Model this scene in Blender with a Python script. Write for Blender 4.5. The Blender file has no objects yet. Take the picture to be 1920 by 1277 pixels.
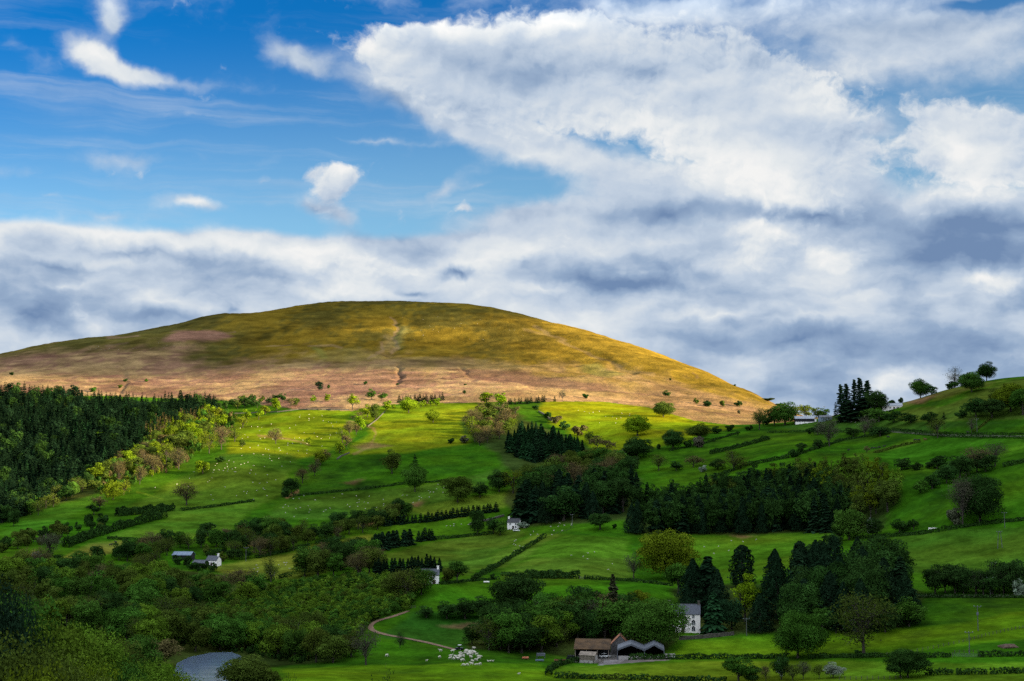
import bpy, bmesh, math, random
import numpy as np
from mathutils import Vector
random.seed(7); RNG = np.random.default_rng(11)
SC = bpy.context.scene
COL = SC.collection

# ------------------------------------------------------------------ camera
F = 2667.0; CX = 960.0; CY = 638.5; HOR = 900.0
PHI = math.atan((HOR - CY) / F)
cam = bpy.data.cameras.new('camera'); cam.sensor_width = 36.0; cam.lens = F / 1920 * 36
cam.clip_start = 1.0; cam.clip_end = 60000
camo = bpy.data.objects.new('camera', cam); COL.objects.link(camo)
camo.rotation_euler = (math.pi / 2 + PHI, 0, 0); SC.camera = camo
cP, sP = math.cos(PHI), math.sin(PHI)

def ray(px, py):
    """azimuth and tangent of elevation of the direction seen at a place in the photograph"""
    a = (np.asarray(px, float) - CX) / F; b = (CY - np.asarray(py, float)) / F
    y = cP - b * sP; z = sP + b * cP
    return np.arctan2(a, y), z / np.hypot(a, y)

def project(x, y, z):
    yc = y * cP + z * sP; zc = z * cP - y * sP
    yc = np.where(yc < 1e-3, 1e-3, yc)
    return CX + F * x / yc, CY - F * zc / yc

# ------------------------------------------------------------------ noise
def _h(ix, iy, s):
    n = (ix.astype(np.int64) * 374761393 + iy.astype(np.int64) * 668265263 + s * 1442695041) & 0xffffffff
    n = ((n ^ (n >> 13)) * 1274126177) & 0xffffffff
    return ((n ^ (n >> 16)) & 0xffff) / 65535.0
def vnoise(x, y, s=0):
    ix = np.floor(x); iy = np.floor(y); fx = x - ix; fy = y - iy
    fx = fx * fx * fx * (fx * (fx * 6 - 15) + 10); fy = fy * fy * fy * (fy * (fy * 6 - 15) + 10)
    a = _h(ix, iy, s); b = _h(ix + 1, iy, s); c = _h(ix, iy + 1, s); d = _h(ix + 1, iy + 1, s)
    return (a + (b - a) * fx) * (1 - fy) + (c + (d - c) * fx) * fy - 0.5
def fbm(x, y, s=0, o=4, g=0.5):
    t = 0; a = 1.0
    for k in range(o):
        t = t + a * vnoise(x, y, s + k * 17); x = x * 2.03 + 3.7; y = y * 2.03 + 1.3; a *= g
    return t
def sstep(a, b, x):
    t = np.clip((x - a) / (b - a), 0, 1); return t * t * (3 - 2 * t)

# ------------------------------------------------------------------ terrain control points: px, py, distance
CP = """
0 1277 210;200 1277 260;330 1277 420;600 1277 455;960 1277 480;1300 1277 485;1600 1277 480;1920 1277 470
0 1195 300;150 1240 330
380 1255 525;560 1250 535;760 1240 535;870 1225 540;1000 1245 525;1200 1240 535;1400 1240 535;1600 1240 525;1900 1240 510
270 1205 570;420 1200 600;600 1215 590
1295 1186 600;1150 1205 590;1450 1190 600;1700 1170 590;1850 1170 580;1000 1215 570;850 1205 575
800 1180 605;700 1165 615;900 1165 620;760 1130 655
100 1150 650;250 1150 660;400 1150 670;550 1150 680;650 1130 690
0 1110 720;150 1090 760;300 1090 770;450 1080 790;510 1088 780;600 1085 765
812 1096 670;900 1100 690;1050 1110 645;1200 1100 665;1000 1083 730;1200 1090 740;1400 1090 700;1500 1100 650
1800 1117 640;1920 1118 640;1730 1110 655;1850 1055 725;1700 1050 745;1600 1020 800
340 1048 860;397 1062 835;460 1055 850;0 1045 840;100 1020 890;250 1020 900;380 1005 930;550 1020 900;650 1000 930;700 1050 835
830 1060 800;1000 1050 800;1100 1020 840;1200 1005 880;1400 1000 880;1550 998 870;960 990 950;850 990 960;1150 975 930
0 1000 950;100 960 1060;250 960 1040;350 945 1070;500 955 1040;600 960 1020;700 965 1010;860 942 1010;940 925 1040;1080 955 970
0 960 1100;0 900 1270;0 820 1480;0 760 1640;0 730 1740;0 700 2000;0 668 2750
120 900 1230;120 800 1490;150 740 1700;150 700 2000;130 640 2700
200 900 1180;250 850 1280;250 800 1430;300 760 1580;300 720 1850;300 660 2250;300 618 2600
350 900 1160;450 860 1200;550 900 1130;550 840 1260;550 800 1370;550 765 1480;450 790 1440;450 750 1600;450 700 2000;450 640 2400;440 588 2780
600 740 1620;600 720 1760;600 680 2080;600 640 2330;600 600 2600;600 570 2850
700 900 1110;700 850 1220;700 800 1350;700 755 1490;780 918 1070;850 870 1160;850 820 1280;850 760 1450;980 860 1170
740 735 1620;740 715 1800;740 680 2080;740 640 2320;740 600 2580;740 565.5 2865
860 735 1610;860 700 1920;860 650 2280;860 600 2560;860 567 2820
960 750 1490;960 720 1740;960 680 2080;960 640 2320;960 588 2650
1080 840 1240;1080 790 1370;1080 755 1490;1080 730 1680;1080 700 1930;1080 660 2200;1080 620 2450
1200 850 1170;1200 815 1260;1200 770 1440;1200 750 1580;1200 720 1800;1200 690 2000;1200 662 2200
1300 870 1090;1300 830 1200;1300 785 1380;1300 765 1500;1300 745 1680;1300 720 1880;1300 694 2040
1400 870 1050;1400 835 1150;1400 795 1340;1400 780 1450;1400 760 1640;1400 733 1860
1470 860 1030;1480 820 1180;1500 793 1290;1540 787 1300;1480 770 1700;1500 800 2000
1600 880 960;1600 845 1060;1600 815 1150;1600 785 1220;1600 772 1270;1600 800 1600;1600 900 2200
1700 900 910;1700 860 1000;1700 815 1090;1700 785 1150;1690 760 1230;1700 753 1290;1700 790 1600
1800 960 820;1800 880 940;1800 820 1030;1800 790 1070;1800 750 1150;1790 728 1220;1800 724 1260;1800 760 1500
1840 980 810;1900 960 820;1900 880 900;1900 830 980;1900 780 1060;1900 740 1140;1900 708 1240;1900 740 1450
345 609 2660;385 595 2720;402 590.5 2740;432 587 2760;640 566.5 2860;690 565.5 2870;800 566 2860;862 567 2820;905 573.5 2750;1000 598 2600;1045 608 2540;1650 980 860;1750 1000 800;1880 1010 770;1560 960 920
1280 960 940;1280 910 1010;1450 930 970;1600 930 930
"""
pts = []
for ln in CP.replace('\n', ';').split(';'):
    if ln.strip():
        px, py, r = map(float, ln.split()); th, e = ray(px, py); pts.append((float(th), math.log(r), float(e)))
def wpt(x, y, z):
    r = math.hypot(x, y); pts.append((math.atan2(x, y), math.log(r), z / r))
# ground outside the frame: the slope the camera stands on, the ridge to the right, country behind
for d, r, z in [(-20, 30, -8), (0, 30, -9), (20, 30, -9), (-20, 100, -24), (0, 100, -29), (20, 100, -30), (-20, 180, -38), (-8, 200, -48), (0, 200, -50), (20, 200, -50),
                (0, 320, -64), (12, 330, -64), (20, 330, -63), (-8, 330, -66), (-45, 30, -6), (45, 30, -8), (-45, 150, -26), (45, 150, -40),
                (90, 30, -2), (-90, 30, 0), (170, 30, 6), (-170, 30, 6), (90, 200, -20), (-90, 200, 10), (150, 300, 70), (-150, 300, 70), (178, 3000, 150), (-178, 3000, 150),
                (-45, 500, -50), (-40, 1000, 0), (-40, 1800, 120), (-45, 3000, 160), (-90, 2000, 150), (-28, 2600, 180), (-28, 1500, 50), (-26, 800, -45),
                (0, 3100, 310), (-15, 3100, 270), (15, 3000, 60), (0, 4000, 150), (-20, 4500, 120), (20, 4500, 60), (0, 9000, 60), (-60, 9000, 60), (60, 9000, 60), (150, 9000, 60), (-150, 9000, 60)]:
    t = math.radians(d); wpt(r * math.sin(t), r * math.cos(t), z)
# the ridge right of the frame: x, y, z
for x, y, z in [(430, 500, -52), (430, 800, 20), (560, 1000, 85), (640, 1250, 125),  (450, 150, -20),
                (800, 1450, 160), (800, 1250, 172), (800, 1085, 176), (800, 990, 183), (800, 925, 224), (800, 850, 245), (800, 750, 244), (800, 600, 238), (800, 400, 250), (800, 150, 252), (800, -200, 246), (800, -500, 235), (520, 750, 55), (600, 850, 110), (560, 500, 60), (560, 250, 40), (600, 0, 70),
                (1000, 1300, 150), (1000, 900, 200), (1000, 400, 180), (1000, 0, 160), (1400, 1400, 60), (1400, 700, 50), (1400, 0, 40), (2500, 1500, 30), (2500, 0, 30), (700, 1700, 60), (1000, 2200, 50)]:
    wpt(x, y, z)
P = np.array(pts)
TS = 2.6                                       # azimuth weight against log distance
def _feat(th, s): return np.stack([np.asarray(th, float).ravel() * TS, np.asarray(s, float).ravel()], 1)
def _kern(d2): return 0.5 * d2 * np.log(d2 + 1e-12)
X = _feat(P[:, 0], P[:, 1]); n = len(X)
K = _kern(((X[:, None] - X[None]) ** 2).sum(-1)) + np.eye(n) * 4e-5
A = np.zeros((n + 3, n + 3)); A[:n, :n] = K; A[:n, n] = 1; A[:n, n + 1:] = X; A[n:, :n] = A[:n, n:].T
W = np.linalg.solve(A, np.concatenate([P[:, 2], np.zeros(3)]))
def elev(th, s):
    q = _feat(th, s); out = np.empty(len(q))
    for i in range(0, len(q), 20000):
        c = q[i:i + 20000]; d2 = ((c[:, None] - X[None]) ** 2).sum(-1)
        out[i:i + 20000] = _kern(d2) @ W[:n] + W[n] + c @ W[n + 1:]
    return out.reshape(np.shape(th))

# polar grid, fine inside the view
D = math.radians
TH = np.unique(np.concatenate([np.linspace(-math.pi, D(-50), 30), np.linspace(D(-50), D(-21), 40), np.linspace(D(-21), D(21), 720), np.linspace(D(21), D(75), 80), np.linspace(D(75), math.pi, 40)]))
SR = np.unique(np.concatenate([np.linspace(math.log(3), math.log(400), 90), np.linspace(math.log(400), math.log(3000), 620), np.linspace(math.log(3000), math.log(12000), 30)]))
GT, GS = np.meshgrid(TH, SR, indexing='ij')
# smooth field on a coarser grid, then refined
ct = np.unique(np.concatenate([TH[TH < D(-21)][::2], np.linspace(D(-21), D(21), 181), TH[TH > D(21)][::2], [TH[-1]]]))
cs = np.unique(np.concatenate([np.linspace(SR[0], math.log(400), 46), np.linspace(math.log(400), math.log(3000), 200), np.linspace(math.log(3000), SR[-1], 20)]))
CT, CS = np.meshgrid(ct, cs, indexing='ij'); CE = elev(CT, CS)
def bil(ct, cs, V, t, s):
    i = np.clip(np.searchsorted(ct, t) - 1, 0, len(ct) - 2); j = np.clip(np.searchsorted(cs, s) - 1, 0, len(cs) - 2)
    a = (t - ct[i]) / (ct[i + 1] - ct[i]); b = (s - cs[j]) / (cs[j + 1] - cs[j])
    return (V[i, j] * (1 - a) + V[i + 1, j] * a) * (1 - b) + (V[i, j + 1] * (1 - a) + V[i + 1, j + 1] * a) * b
GE = bil(ct, cs, CE, GT, GS)
GR = np.exp(GS); GX = GR * np.sin(GT); GY = GR * np.cos(GT); GZ = GE * GR

def inpoly(px, py, poly):
    """soft membership is left to the caller: plain even-odd test on arrays"""
    q = np.array(poly, float); ins = np.zeros(px.shape, bool)
    for (x1, y1), (x2, y2) in zip(q, np.roll(q, -1, 0)):
        if y1 == y2: continue
        c = ((y1 > py) != (y2 > py)) & (px < (x2 - x1) * (py - y1) / (y2 - y1) + x1); ins ^= c
    return ins
GPX, GPY = project(GX, GY, GZ)
inview = (np.abs(GT) < D(24))
# ------------------------------------------------------------------ land cover (albedo fixed to the ground)
wx = fbm(GX / 45, GY / 45, 3) ; wy = fbm(GX / 45, GY / 45, 9)
wsc = np.clip(F / np.maximum(GR, 200), 0, 10)
QX = GPX + wx * 9 * wsc; QY = GPY + wy * 2.2 * wsc           # ragged edges for natural boundaries
cover = np.empty(GX.shape + (3,)); cover[:] = (0.020, 0.074, 0.003)
mot = fbm(GX / 28, GY / 28, 31); big = fbm(GX / 140, GY / 140, 77)
def paint(poly, col, soft=True, k=1.0, xs=None, ys=None):
    q = np.array(poly, float); x0, y0 = q.min(0) - 30; x1, y1 = q.max(0) + 30
    if xs is None: xs, ys = (QX, QY) if soft else (GPX, GPY)
    m = inview & (xs > x0) & (xs < x1) & (ys > y0) & (ys < y1)
    acc = np.zeros(m.sum()); a, b = xs[m], ys[m]
    J = [(0, 0), (4, 1.5), (-4, -1.5), (2, -2), (-2, 2), (7, 0), (-7, 0)] if soft else [(0, 0)]
    for dx, dy in J: acc += inpoly(a + dx, b + dy, poly)
    w = (acc / len(J) * k)[:, None]
    cover[m] = cover[m] * (1 - w) + np.array(col) * w
def line_w(poly, width, soft=True):
    xs, ys = (QX, QY) if soft else (GPX, GPY)
    d = np.full(xs.shape, 1e9); q = np.array(poly, float)
    m = inview & (xs > q[:, 0].min() - 40) & (xs < q[:, 0].max() + 40) & (ys > q[:, 1].min() - 30) & (ys < q[:, 1].max() + 30)
    a, b = xs[m], ys[m]; dm = np.full(a.shape, 1e9)
    for (x1, y1), (x2, y2) in zip(q[:-1], q[1:]):
        L = (x2 - x1) ** 2 + (y2 - y1) ** 2; t = np.clip(((a - x1) * (x2 - x1) + (b - y1) * (y2 - y1)) / L, 0, 1)
        dm = np.minimum(dm, np.hypot(a - x1 - t * (x2 - x1), b - y1 - t * (y2 - y1)))
    out = np.zeros(xs.shape); out[m] = np.clip(1 - dm / width, 0, 1); return out
def streak(poly, width, col, k=1.0):
    w = (sstep(0, 0.6, line_w(poly, width)) * k)[..., None]; cover[:] = cover * (1 - w) + np.array(col) * w

MOOR = [(-400, 400), (-400, 742), (0, 742), (200, 742), (420, 752), (560, 768), (660, 770), (740, 758), (830, 756), (930, 754), (1000, 753), (1130, 753), (1215, 764), (1300, 788), (1390, 800), (1440, 806), (1600, 830), (1900, 900), (2600, 900), (2600, 400)]
hillreg = (GR > 1330) & (GR < 12000) & inview & inpoly(GPX, GPY, MOOR)
beyond = (GR > 1330) & inview & ((GPX > 1440) | (GR > 2000))
hillreg |= beyond | ((GR > 2000) & ~inview)
HM = hillreg
# meadows
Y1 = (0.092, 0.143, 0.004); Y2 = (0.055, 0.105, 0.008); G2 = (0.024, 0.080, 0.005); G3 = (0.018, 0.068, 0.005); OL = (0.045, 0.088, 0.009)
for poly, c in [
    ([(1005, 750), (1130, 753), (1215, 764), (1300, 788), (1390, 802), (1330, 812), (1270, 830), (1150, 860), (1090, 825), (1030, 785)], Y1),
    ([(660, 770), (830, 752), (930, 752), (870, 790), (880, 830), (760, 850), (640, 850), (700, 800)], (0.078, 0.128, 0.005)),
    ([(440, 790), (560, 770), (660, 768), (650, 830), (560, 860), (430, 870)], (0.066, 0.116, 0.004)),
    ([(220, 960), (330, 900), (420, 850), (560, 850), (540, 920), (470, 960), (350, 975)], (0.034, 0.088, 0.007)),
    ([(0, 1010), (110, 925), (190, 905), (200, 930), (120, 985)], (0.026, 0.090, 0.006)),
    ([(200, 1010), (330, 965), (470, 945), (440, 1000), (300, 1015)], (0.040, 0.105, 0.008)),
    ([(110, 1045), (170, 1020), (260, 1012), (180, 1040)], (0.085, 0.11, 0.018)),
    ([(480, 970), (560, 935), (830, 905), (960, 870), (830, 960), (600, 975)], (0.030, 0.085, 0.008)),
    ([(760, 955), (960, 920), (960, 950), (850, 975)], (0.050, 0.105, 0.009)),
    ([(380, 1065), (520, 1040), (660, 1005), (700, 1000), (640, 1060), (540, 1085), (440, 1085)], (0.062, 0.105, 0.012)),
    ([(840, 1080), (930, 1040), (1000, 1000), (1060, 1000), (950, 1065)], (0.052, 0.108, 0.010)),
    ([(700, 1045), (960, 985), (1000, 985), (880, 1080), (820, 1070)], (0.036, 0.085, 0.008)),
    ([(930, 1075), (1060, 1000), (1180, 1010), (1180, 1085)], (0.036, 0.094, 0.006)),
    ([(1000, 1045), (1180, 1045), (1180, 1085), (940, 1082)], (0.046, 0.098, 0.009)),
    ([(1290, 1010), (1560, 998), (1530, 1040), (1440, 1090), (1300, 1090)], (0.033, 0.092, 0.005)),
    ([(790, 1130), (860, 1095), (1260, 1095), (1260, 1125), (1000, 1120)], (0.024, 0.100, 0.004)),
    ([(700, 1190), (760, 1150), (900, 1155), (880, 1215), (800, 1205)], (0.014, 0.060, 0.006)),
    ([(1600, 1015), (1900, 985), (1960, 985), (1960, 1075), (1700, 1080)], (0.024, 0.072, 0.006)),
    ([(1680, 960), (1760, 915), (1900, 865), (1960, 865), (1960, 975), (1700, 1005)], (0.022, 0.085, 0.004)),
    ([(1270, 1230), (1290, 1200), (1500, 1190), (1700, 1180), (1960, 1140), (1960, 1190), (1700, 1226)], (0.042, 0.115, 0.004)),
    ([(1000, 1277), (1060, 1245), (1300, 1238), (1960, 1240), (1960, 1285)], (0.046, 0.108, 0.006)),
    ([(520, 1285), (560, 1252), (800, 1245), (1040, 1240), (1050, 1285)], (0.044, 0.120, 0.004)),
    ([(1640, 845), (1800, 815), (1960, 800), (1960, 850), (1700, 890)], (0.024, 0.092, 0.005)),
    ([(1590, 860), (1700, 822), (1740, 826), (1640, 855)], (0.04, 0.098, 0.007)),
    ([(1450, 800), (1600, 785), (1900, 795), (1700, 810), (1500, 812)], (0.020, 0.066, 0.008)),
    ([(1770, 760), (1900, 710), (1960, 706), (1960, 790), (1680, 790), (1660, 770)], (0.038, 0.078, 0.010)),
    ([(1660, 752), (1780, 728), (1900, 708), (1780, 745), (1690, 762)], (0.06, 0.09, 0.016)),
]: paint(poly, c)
# worn and bare ground
BARE = (0.13, 0.075, 0.05)
for poly in [[(640, 905), (680, 896), (665, 910)], [(900, 1190), (960, 1180), (1000, 1190), (940, 1200)], [(1690, 750), (1770, 735), (1730, 758)],
             [(800, 1172), (900, 1168), (880, 1182)], [(740, 950), (800, 938), (790, 950)], [(655, 985), (700, 972), (690, 985)], [(420, 1020), (520, 1010), (500, 1022)], [(1370, 1000), (1420, 1003), (1390, 1008)],
             [(660, 838), (690, 828), (740, 835), (690, 842)]]: paint(poly, BARE, k=0.6)
streak([(480, 815), (540, 822), (580, 835)], 3, BARE, .4); streak([(250, 922), (300, 938)], 2, (0.06, 0.13, 0.01), .7)
streak([(540, 930), (556, 918)], 5, (0.2, 0.13, 0.07), .7)
streak([(655, 790), (700, 803), (690, 840), (660, 850)], 3, (.14, .10, .05), .5)
# moor: heath above, bracken below
hb = np.where(GPX < 500, 650 + 20 * sstep(0, 500, GPX), np.where(GPX < 1000, 672 + (GPX - 500) * 0.02, 690 + (GPX - 1000) * 0.07))
# heath/bracken limit as a polyline in azimuth
hlx = [-400, 0, 60, 200, 330, 420, 560, 700, 820, 960, 1100, 1250, 1440, 2600]; hly = [690, 676, 662, 657, 660, 680, 676, 672, 684, 692, 702, 716, 760, 800]
hb = np.interp(GPX, hlx, hly)
rag = fbm(GX / 90, GY / 260, 50, 5) * 26 + fbm(GX / 16, GY / 55, 57, 3) * 14
bw = sstep(-26, 20, GPY - hb + rag * 1.25)
heath = np.array((0.120, 0.084, 0.0095)); heathd = np.array((0.058, 0.050, 0.010)); brack = np.array((0.152, 0.088, 0.052)); straw = np.array((0.205, 0.138, 0.062)); brackd = np.array((0.10, 0.05, 0.035))
t = .9 * sstep(-.30, .5, fbm(GX / 120, GY / 260, 61, 5) + 0.7 * fbm(GX / 10, GY / 34, 66, 3))[..., None]
hc = heath * (1 - t) + heathd * t
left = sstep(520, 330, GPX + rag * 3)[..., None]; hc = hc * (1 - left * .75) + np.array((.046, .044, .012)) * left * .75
t2 = sstep(-.3, .4, fbm(GX / 80, GY / 260, 71, 5) + 0.75 * fbm(GX / 8, GY / 30, 75, 3))[..., None]
bc = brack * (1 - t2) + straw * t2
t3 = sstep(.1, .45, fbm(GX / 60, GY / 90, 81, 4))[..., None]; bc = bc * (1 - t3 * .6) + brackd * t3 * .6
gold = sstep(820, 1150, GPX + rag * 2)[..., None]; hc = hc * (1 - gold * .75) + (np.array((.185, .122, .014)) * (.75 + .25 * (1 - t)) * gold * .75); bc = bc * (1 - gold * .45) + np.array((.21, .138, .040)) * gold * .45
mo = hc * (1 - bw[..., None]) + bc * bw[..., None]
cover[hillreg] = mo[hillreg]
MOORW = hillreg.astype(float)
_keep = cover.copy()
def mpaint(poly, col, k=1.0): paint(poly, col, True, k)
mpaint([(300, 640), (330, 620), (400, 618), (440, 632), (400, 642)], (0.14, 0.07, 0.05), .8)
mpaint([(690, 690), (760, 668), (900, 672), (1000, 690), (930, 705), (800, 700)], (0.20, 0.15, 0.06), .5)
mpaint([(560, 668), (640, 650), (700, 660), (740, 672), (640, 676)], (0.17, 0.135, 0.035), .5)
mpaint([(735, 640), (752, 608), (762, 616), (757, 640), (745, 652)], (0.15, 0.14, 0.04), .8)
mpaint([(585, 650), (597, 648), (610, 672), (600, 668)], (0.13, 0.14, 0.03), .8)
mpaint([(715, 640), (730, 622), (745, 640), (738, 655), (712, 655)], (0.17, 0.13, 0.06), .45)
mpaint([(1000, 745), (1100, 738), (1400, 760), (1440, 772), (1200, 756)], (0.25, 0.15, 0.075), .5)
mpaint([(830, 690), (980, 700), (1100, 718), (1250, 740), (1100, 730), (900, 712)], (0.10, 0.055, 0.035), .75)
mpaint([(480, 730), (600, 722), (740, 728), (620, 742), (500, 748)], (0.10, 0.055, 0.04), .6)
mpaint([(1080, 690), (1110, 680), (1180, 705), (1130, 712)], (0.16, 0.15, 0.035), .6)
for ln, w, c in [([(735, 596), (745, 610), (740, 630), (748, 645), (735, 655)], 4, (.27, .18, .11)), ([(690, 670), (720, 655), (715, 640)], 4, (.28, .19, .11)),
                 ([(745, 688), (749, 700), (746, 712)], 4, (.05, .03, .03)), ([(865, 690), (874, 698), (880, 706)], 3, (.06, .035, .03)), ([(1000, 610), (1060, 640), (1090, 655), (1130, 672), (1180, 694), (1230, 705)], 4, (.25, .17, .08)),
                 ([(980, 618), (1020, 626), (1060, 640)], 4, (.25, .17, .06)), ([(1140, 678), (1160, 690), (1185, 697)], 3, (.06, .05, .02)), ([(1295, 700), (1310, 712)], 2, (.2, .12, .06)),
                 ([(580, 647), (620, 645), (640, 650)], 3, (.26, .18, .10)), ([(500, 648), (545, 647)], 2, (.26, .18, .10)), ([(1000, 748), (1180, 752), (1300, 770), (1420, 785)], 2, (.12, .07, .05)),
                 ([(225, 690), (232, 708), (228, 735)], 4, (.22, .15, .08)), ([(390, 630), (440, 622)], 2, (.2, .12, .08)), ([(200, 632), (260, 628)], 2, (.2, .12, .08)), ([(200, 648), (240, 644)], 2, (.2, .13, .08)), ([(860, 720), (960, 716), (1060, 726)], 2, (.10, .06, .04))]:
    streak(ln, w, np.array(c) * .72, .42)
cover[~HM & (GR < 1330)] = cover[~HM & (GR < 1330)]
# woodland floors are dark litter and bramble
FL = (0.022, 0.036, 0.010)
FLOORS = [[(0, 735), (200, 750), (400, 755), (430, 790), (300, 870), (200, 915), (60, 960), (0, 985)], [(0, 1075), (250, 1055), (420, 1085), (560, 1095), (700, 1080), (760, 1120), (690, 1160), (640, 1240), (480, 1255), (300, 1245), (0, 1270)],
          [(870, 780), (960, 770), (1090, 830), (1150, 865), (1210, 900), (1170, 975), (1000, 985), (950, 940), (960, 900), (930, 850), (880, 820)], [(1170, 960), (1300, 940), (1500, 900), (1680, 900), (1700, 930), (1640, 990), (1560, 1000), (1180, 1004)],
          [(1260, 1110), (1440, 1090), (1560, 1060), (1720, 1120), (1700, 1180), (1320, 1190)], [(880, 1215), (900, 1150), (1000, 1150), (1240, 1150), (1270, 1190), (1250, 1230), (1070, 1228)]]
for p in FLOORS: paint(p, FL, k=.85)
# yard by the barns
paint([(1075, 1240), (1085, 1218), (1150, 1222), (1260, 1230), (1255, 1237), (1145, 1243)], (0.07, 0.085, 0.085), False)
paint([(1130, 1237), (1180, 1231), (1160, 1242), (1120, 1246)], (0.11, 0.13, 0.14), False)
gm = (~HM)[..., None]; cover = np.where(gm, cover * np.array((1.10, .86, .8)), cover * np.array((.80, .78, .80)))
tus = fbm(GX / 6.5, GY / 6.5, 131, 3) * np.clip(1.6 - GR / 1500, .3, 1)
cover *= np.clip(1 + 0.5 * mot + 0.4 * big + .38 * tus, .4, 1.8)[..., None]
cover[..., 0] *= 1 + .5 * np.clip(fbm(GX / 70, GY / 45, 141, 4), -.3, .6) * (~HM)
cover = np.clip(cover, 0.003, 0.6)

# ------------------------------------------------------------------ relief
fld = (~HM)
GZ = GZ + np.where(GR > 60, 0.5 * fbm(GX / 35, GY / 35, 5, 3) + 0.6 * fbm(GX / 150, GY / 150, 6, 2), 0)
rel = fbm(GX / 130, GY / 130, 91, 6, 0.55)
GZ += HM * np.clip((GR - 1300) / 250, 0, 1) * (4.5 * rel + 1.3 * fbm(GX / 13, GY / 13, 95, 3))
for ln, w, dep in [([(735, 590), (745, 610), (740, 632), (745, 650), (728, 665)], 10, 9), ([(700, 655), (722, 645), (735, 632)], 7, 6), ([(745, 684), (749, 700), (746, 716)], 6, 9), ([(865, 690), (876, 702)], 5, 4), ([(1000, 612), (1060, 640), (1130, 672), (1190, 698)], 8, 5), ([(1140, 678), (1185, 700)], 6, 4), ([(226, 685), (233, 708), (228, 735)], 6, 5)]:
    GZ -= .32 * dep * sstep(0, 1, line_w(ln, w * 1.4))
def terr(th, r):
    return bil(TH, SR, GZ, np.asarray(th, float), np.log(np.asarray(r, float)))
# river bed
RIVER = [(330, 1262), (338, 1249), (360, 1243), (395, 1240), (430, 1242), (446, 1250), (450, 1262), (455, 1275), (420, 1278), (350, 1274)]
def cast(px, py):
    """point of the terrain seen at a place in the photograph"""
    th, e = ray(px, py); th = float(th); e = float(e)
    r = np.exp(np.linspace(math.log(60), math.log(4500), 2600)); T = terr(np.full(r.shape, th), r) / r
    k = np.argmax(T >= e)
    if T[k] < e: return None
    if k:
        a = (e - T[k - 1]) / (T[k] - T[k - 1]); rr = r[k - 1] + a * (r[k] - r[k - 1])
    else: rr = r[k]
    return Vector((rr * math.sin(th), rr * math.cos(th), float(terr(th, rr))))
def ground(x, y): return float(terr(math.atan2(x, y), max(3.1, math.hypot(x, y))))
_rv = [cast(*p) for p in RIVER]; RZ = sum(p.z for p in _rv) / len(_rv) + .2
_c = np.mean([[p.x, p.y] for p in _rv], 0); _big = [(_c[0] + (p.x - _c[0]) * 1.22, _c[1] + (p.y - _c[1]) * 1.22) for p in _rv]
_m = inpoly(GX, GY, _big); GZ[_m] = RZ - 1.2

# ------------------------------------------------------------------ materials
def mat(name):
    m = bpy.data.materials.new(name); m.use_nodes = True; nt = m.node_tree; b = nt.nodes['Principled BSDF']; b.inputs['Roughness'].default_value = .9
    b.inputs['Specular IOR Level'].default_value = .2
    return m, nt, b
def N(nt, t, **k):
    n = nt.nodes.new(t)
    for a, v in k.items():
        if a.startswith('i_'):
            key = a[2:]; n.inputs[int(key) if key.isdigit() else key].default_value = v
        else: setattr(n, a, v)
    return n
def plain(name, col, rough=.85, var=.25, scale=3.0, metal=0, spec=.2):
    m, nt, b = mat(name); tc = N(nt, 'ShaderNodeTexCoord'); nz = N(nt, 'ShaderNodeTexNoise', i_Scale=scale, i_Detail=5.0)
    nt.links.new(tc.outputs['Object'], nz.inputs['Vector'])
    mr = N(nt, 'ShaderNodeMapRange', i_3=1 - var, i_4=1 + var); mr.inputs[1].default_value = .3; mr.inputs[2].default_value = .7
    nt.links.new(nz.outputs[0], mr.inputs[0])
    mx = N(nt, 'ShaderNodeVectorMath', operation='SCALE'); mx.inputs[0].default_value = col[:3]
    nt.links.new(mr.outputs[0], mx.inputs['Scale']); nt.links.new(mx.outputs[0], b.inputs['Base Color'])
    b.inputs['Roughness'].default_value = rough; b.inputs['Metallic'].default_value = metal; b.inputs['Specular IOR Level'].default_value = spec
    return m
def ground_mat(name, s1, s2, amp, bump, bd):
    m, nt, b = mat(name); at = N(nt, 'ShaderNodeAttribute', attribute_name='cover'); geo = N(nt, 'ShaderNodeNewGeometry')
    prev = None
    for sc, am, st in ((s1, amp, (1, 1, 1)), (s2, amp * .8, (1, 1, 1)), (s1 * .22, amp * .5, (.35, 1, 1))):
        mp = N(nt, 'ShaderNodeMapping'); mp.inputs['Scale'].default_value = st; nt.links.new(geo.outputs['Position'], mp.inputs[0])
        nz = N(nt, 'ShaderNodeTexNoise', i_Scale=sc, i_Detail=6.0, i_Roughness=.6); nt.links.new(mp.outputs[0], nz.inputs['Vector'])
        mr = N(nt, 'ShaderNodeMapRange', i_1=.3, i_2=.7, i_3=1 - am, i_4=1 + am); nt.links.new(nz.outputs[0], mr.inputs[0])
        if prev is None: prev = mr.outputs[0]; nz0 = nz
        else:
            mu = N(nt, 'ShaderNodeMath', operation='MULTIPLY'); nt.links.new(prev, mu.inputs[0]); nt.links.new(mr.outputs[0], mu.inputs[1]); prev = mu.outputs[0]
            if sc == s2: nz0 = nz
    vm = N(nt, 'ShaderNodeVectorMath', operation='SCALE'); nt.links.new(at.outputs['Color'], vm.inputs[0]); nt.links.new(prev, vm.inputs['Scale']); nt.links.new(vm.outputs[0], b.inputs['Base Color'])
    bp = N(nt, 'ShaderNodeBump', i_Strength=bump, i_Distance=bd); nt.links.new(nz0.outputs[0], bp.inputs['Height']); nt.links.new(bp.outputs[0], b.inputs['Normal'])
    b.inputs['Roughness'].default_value = 1; b.inputs['Specular IOR Level'].default_value = 0.0
    return m
M_FIELD = ground_mat('pasture_grass', .075, .42, .32, .6, .5)
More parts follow.
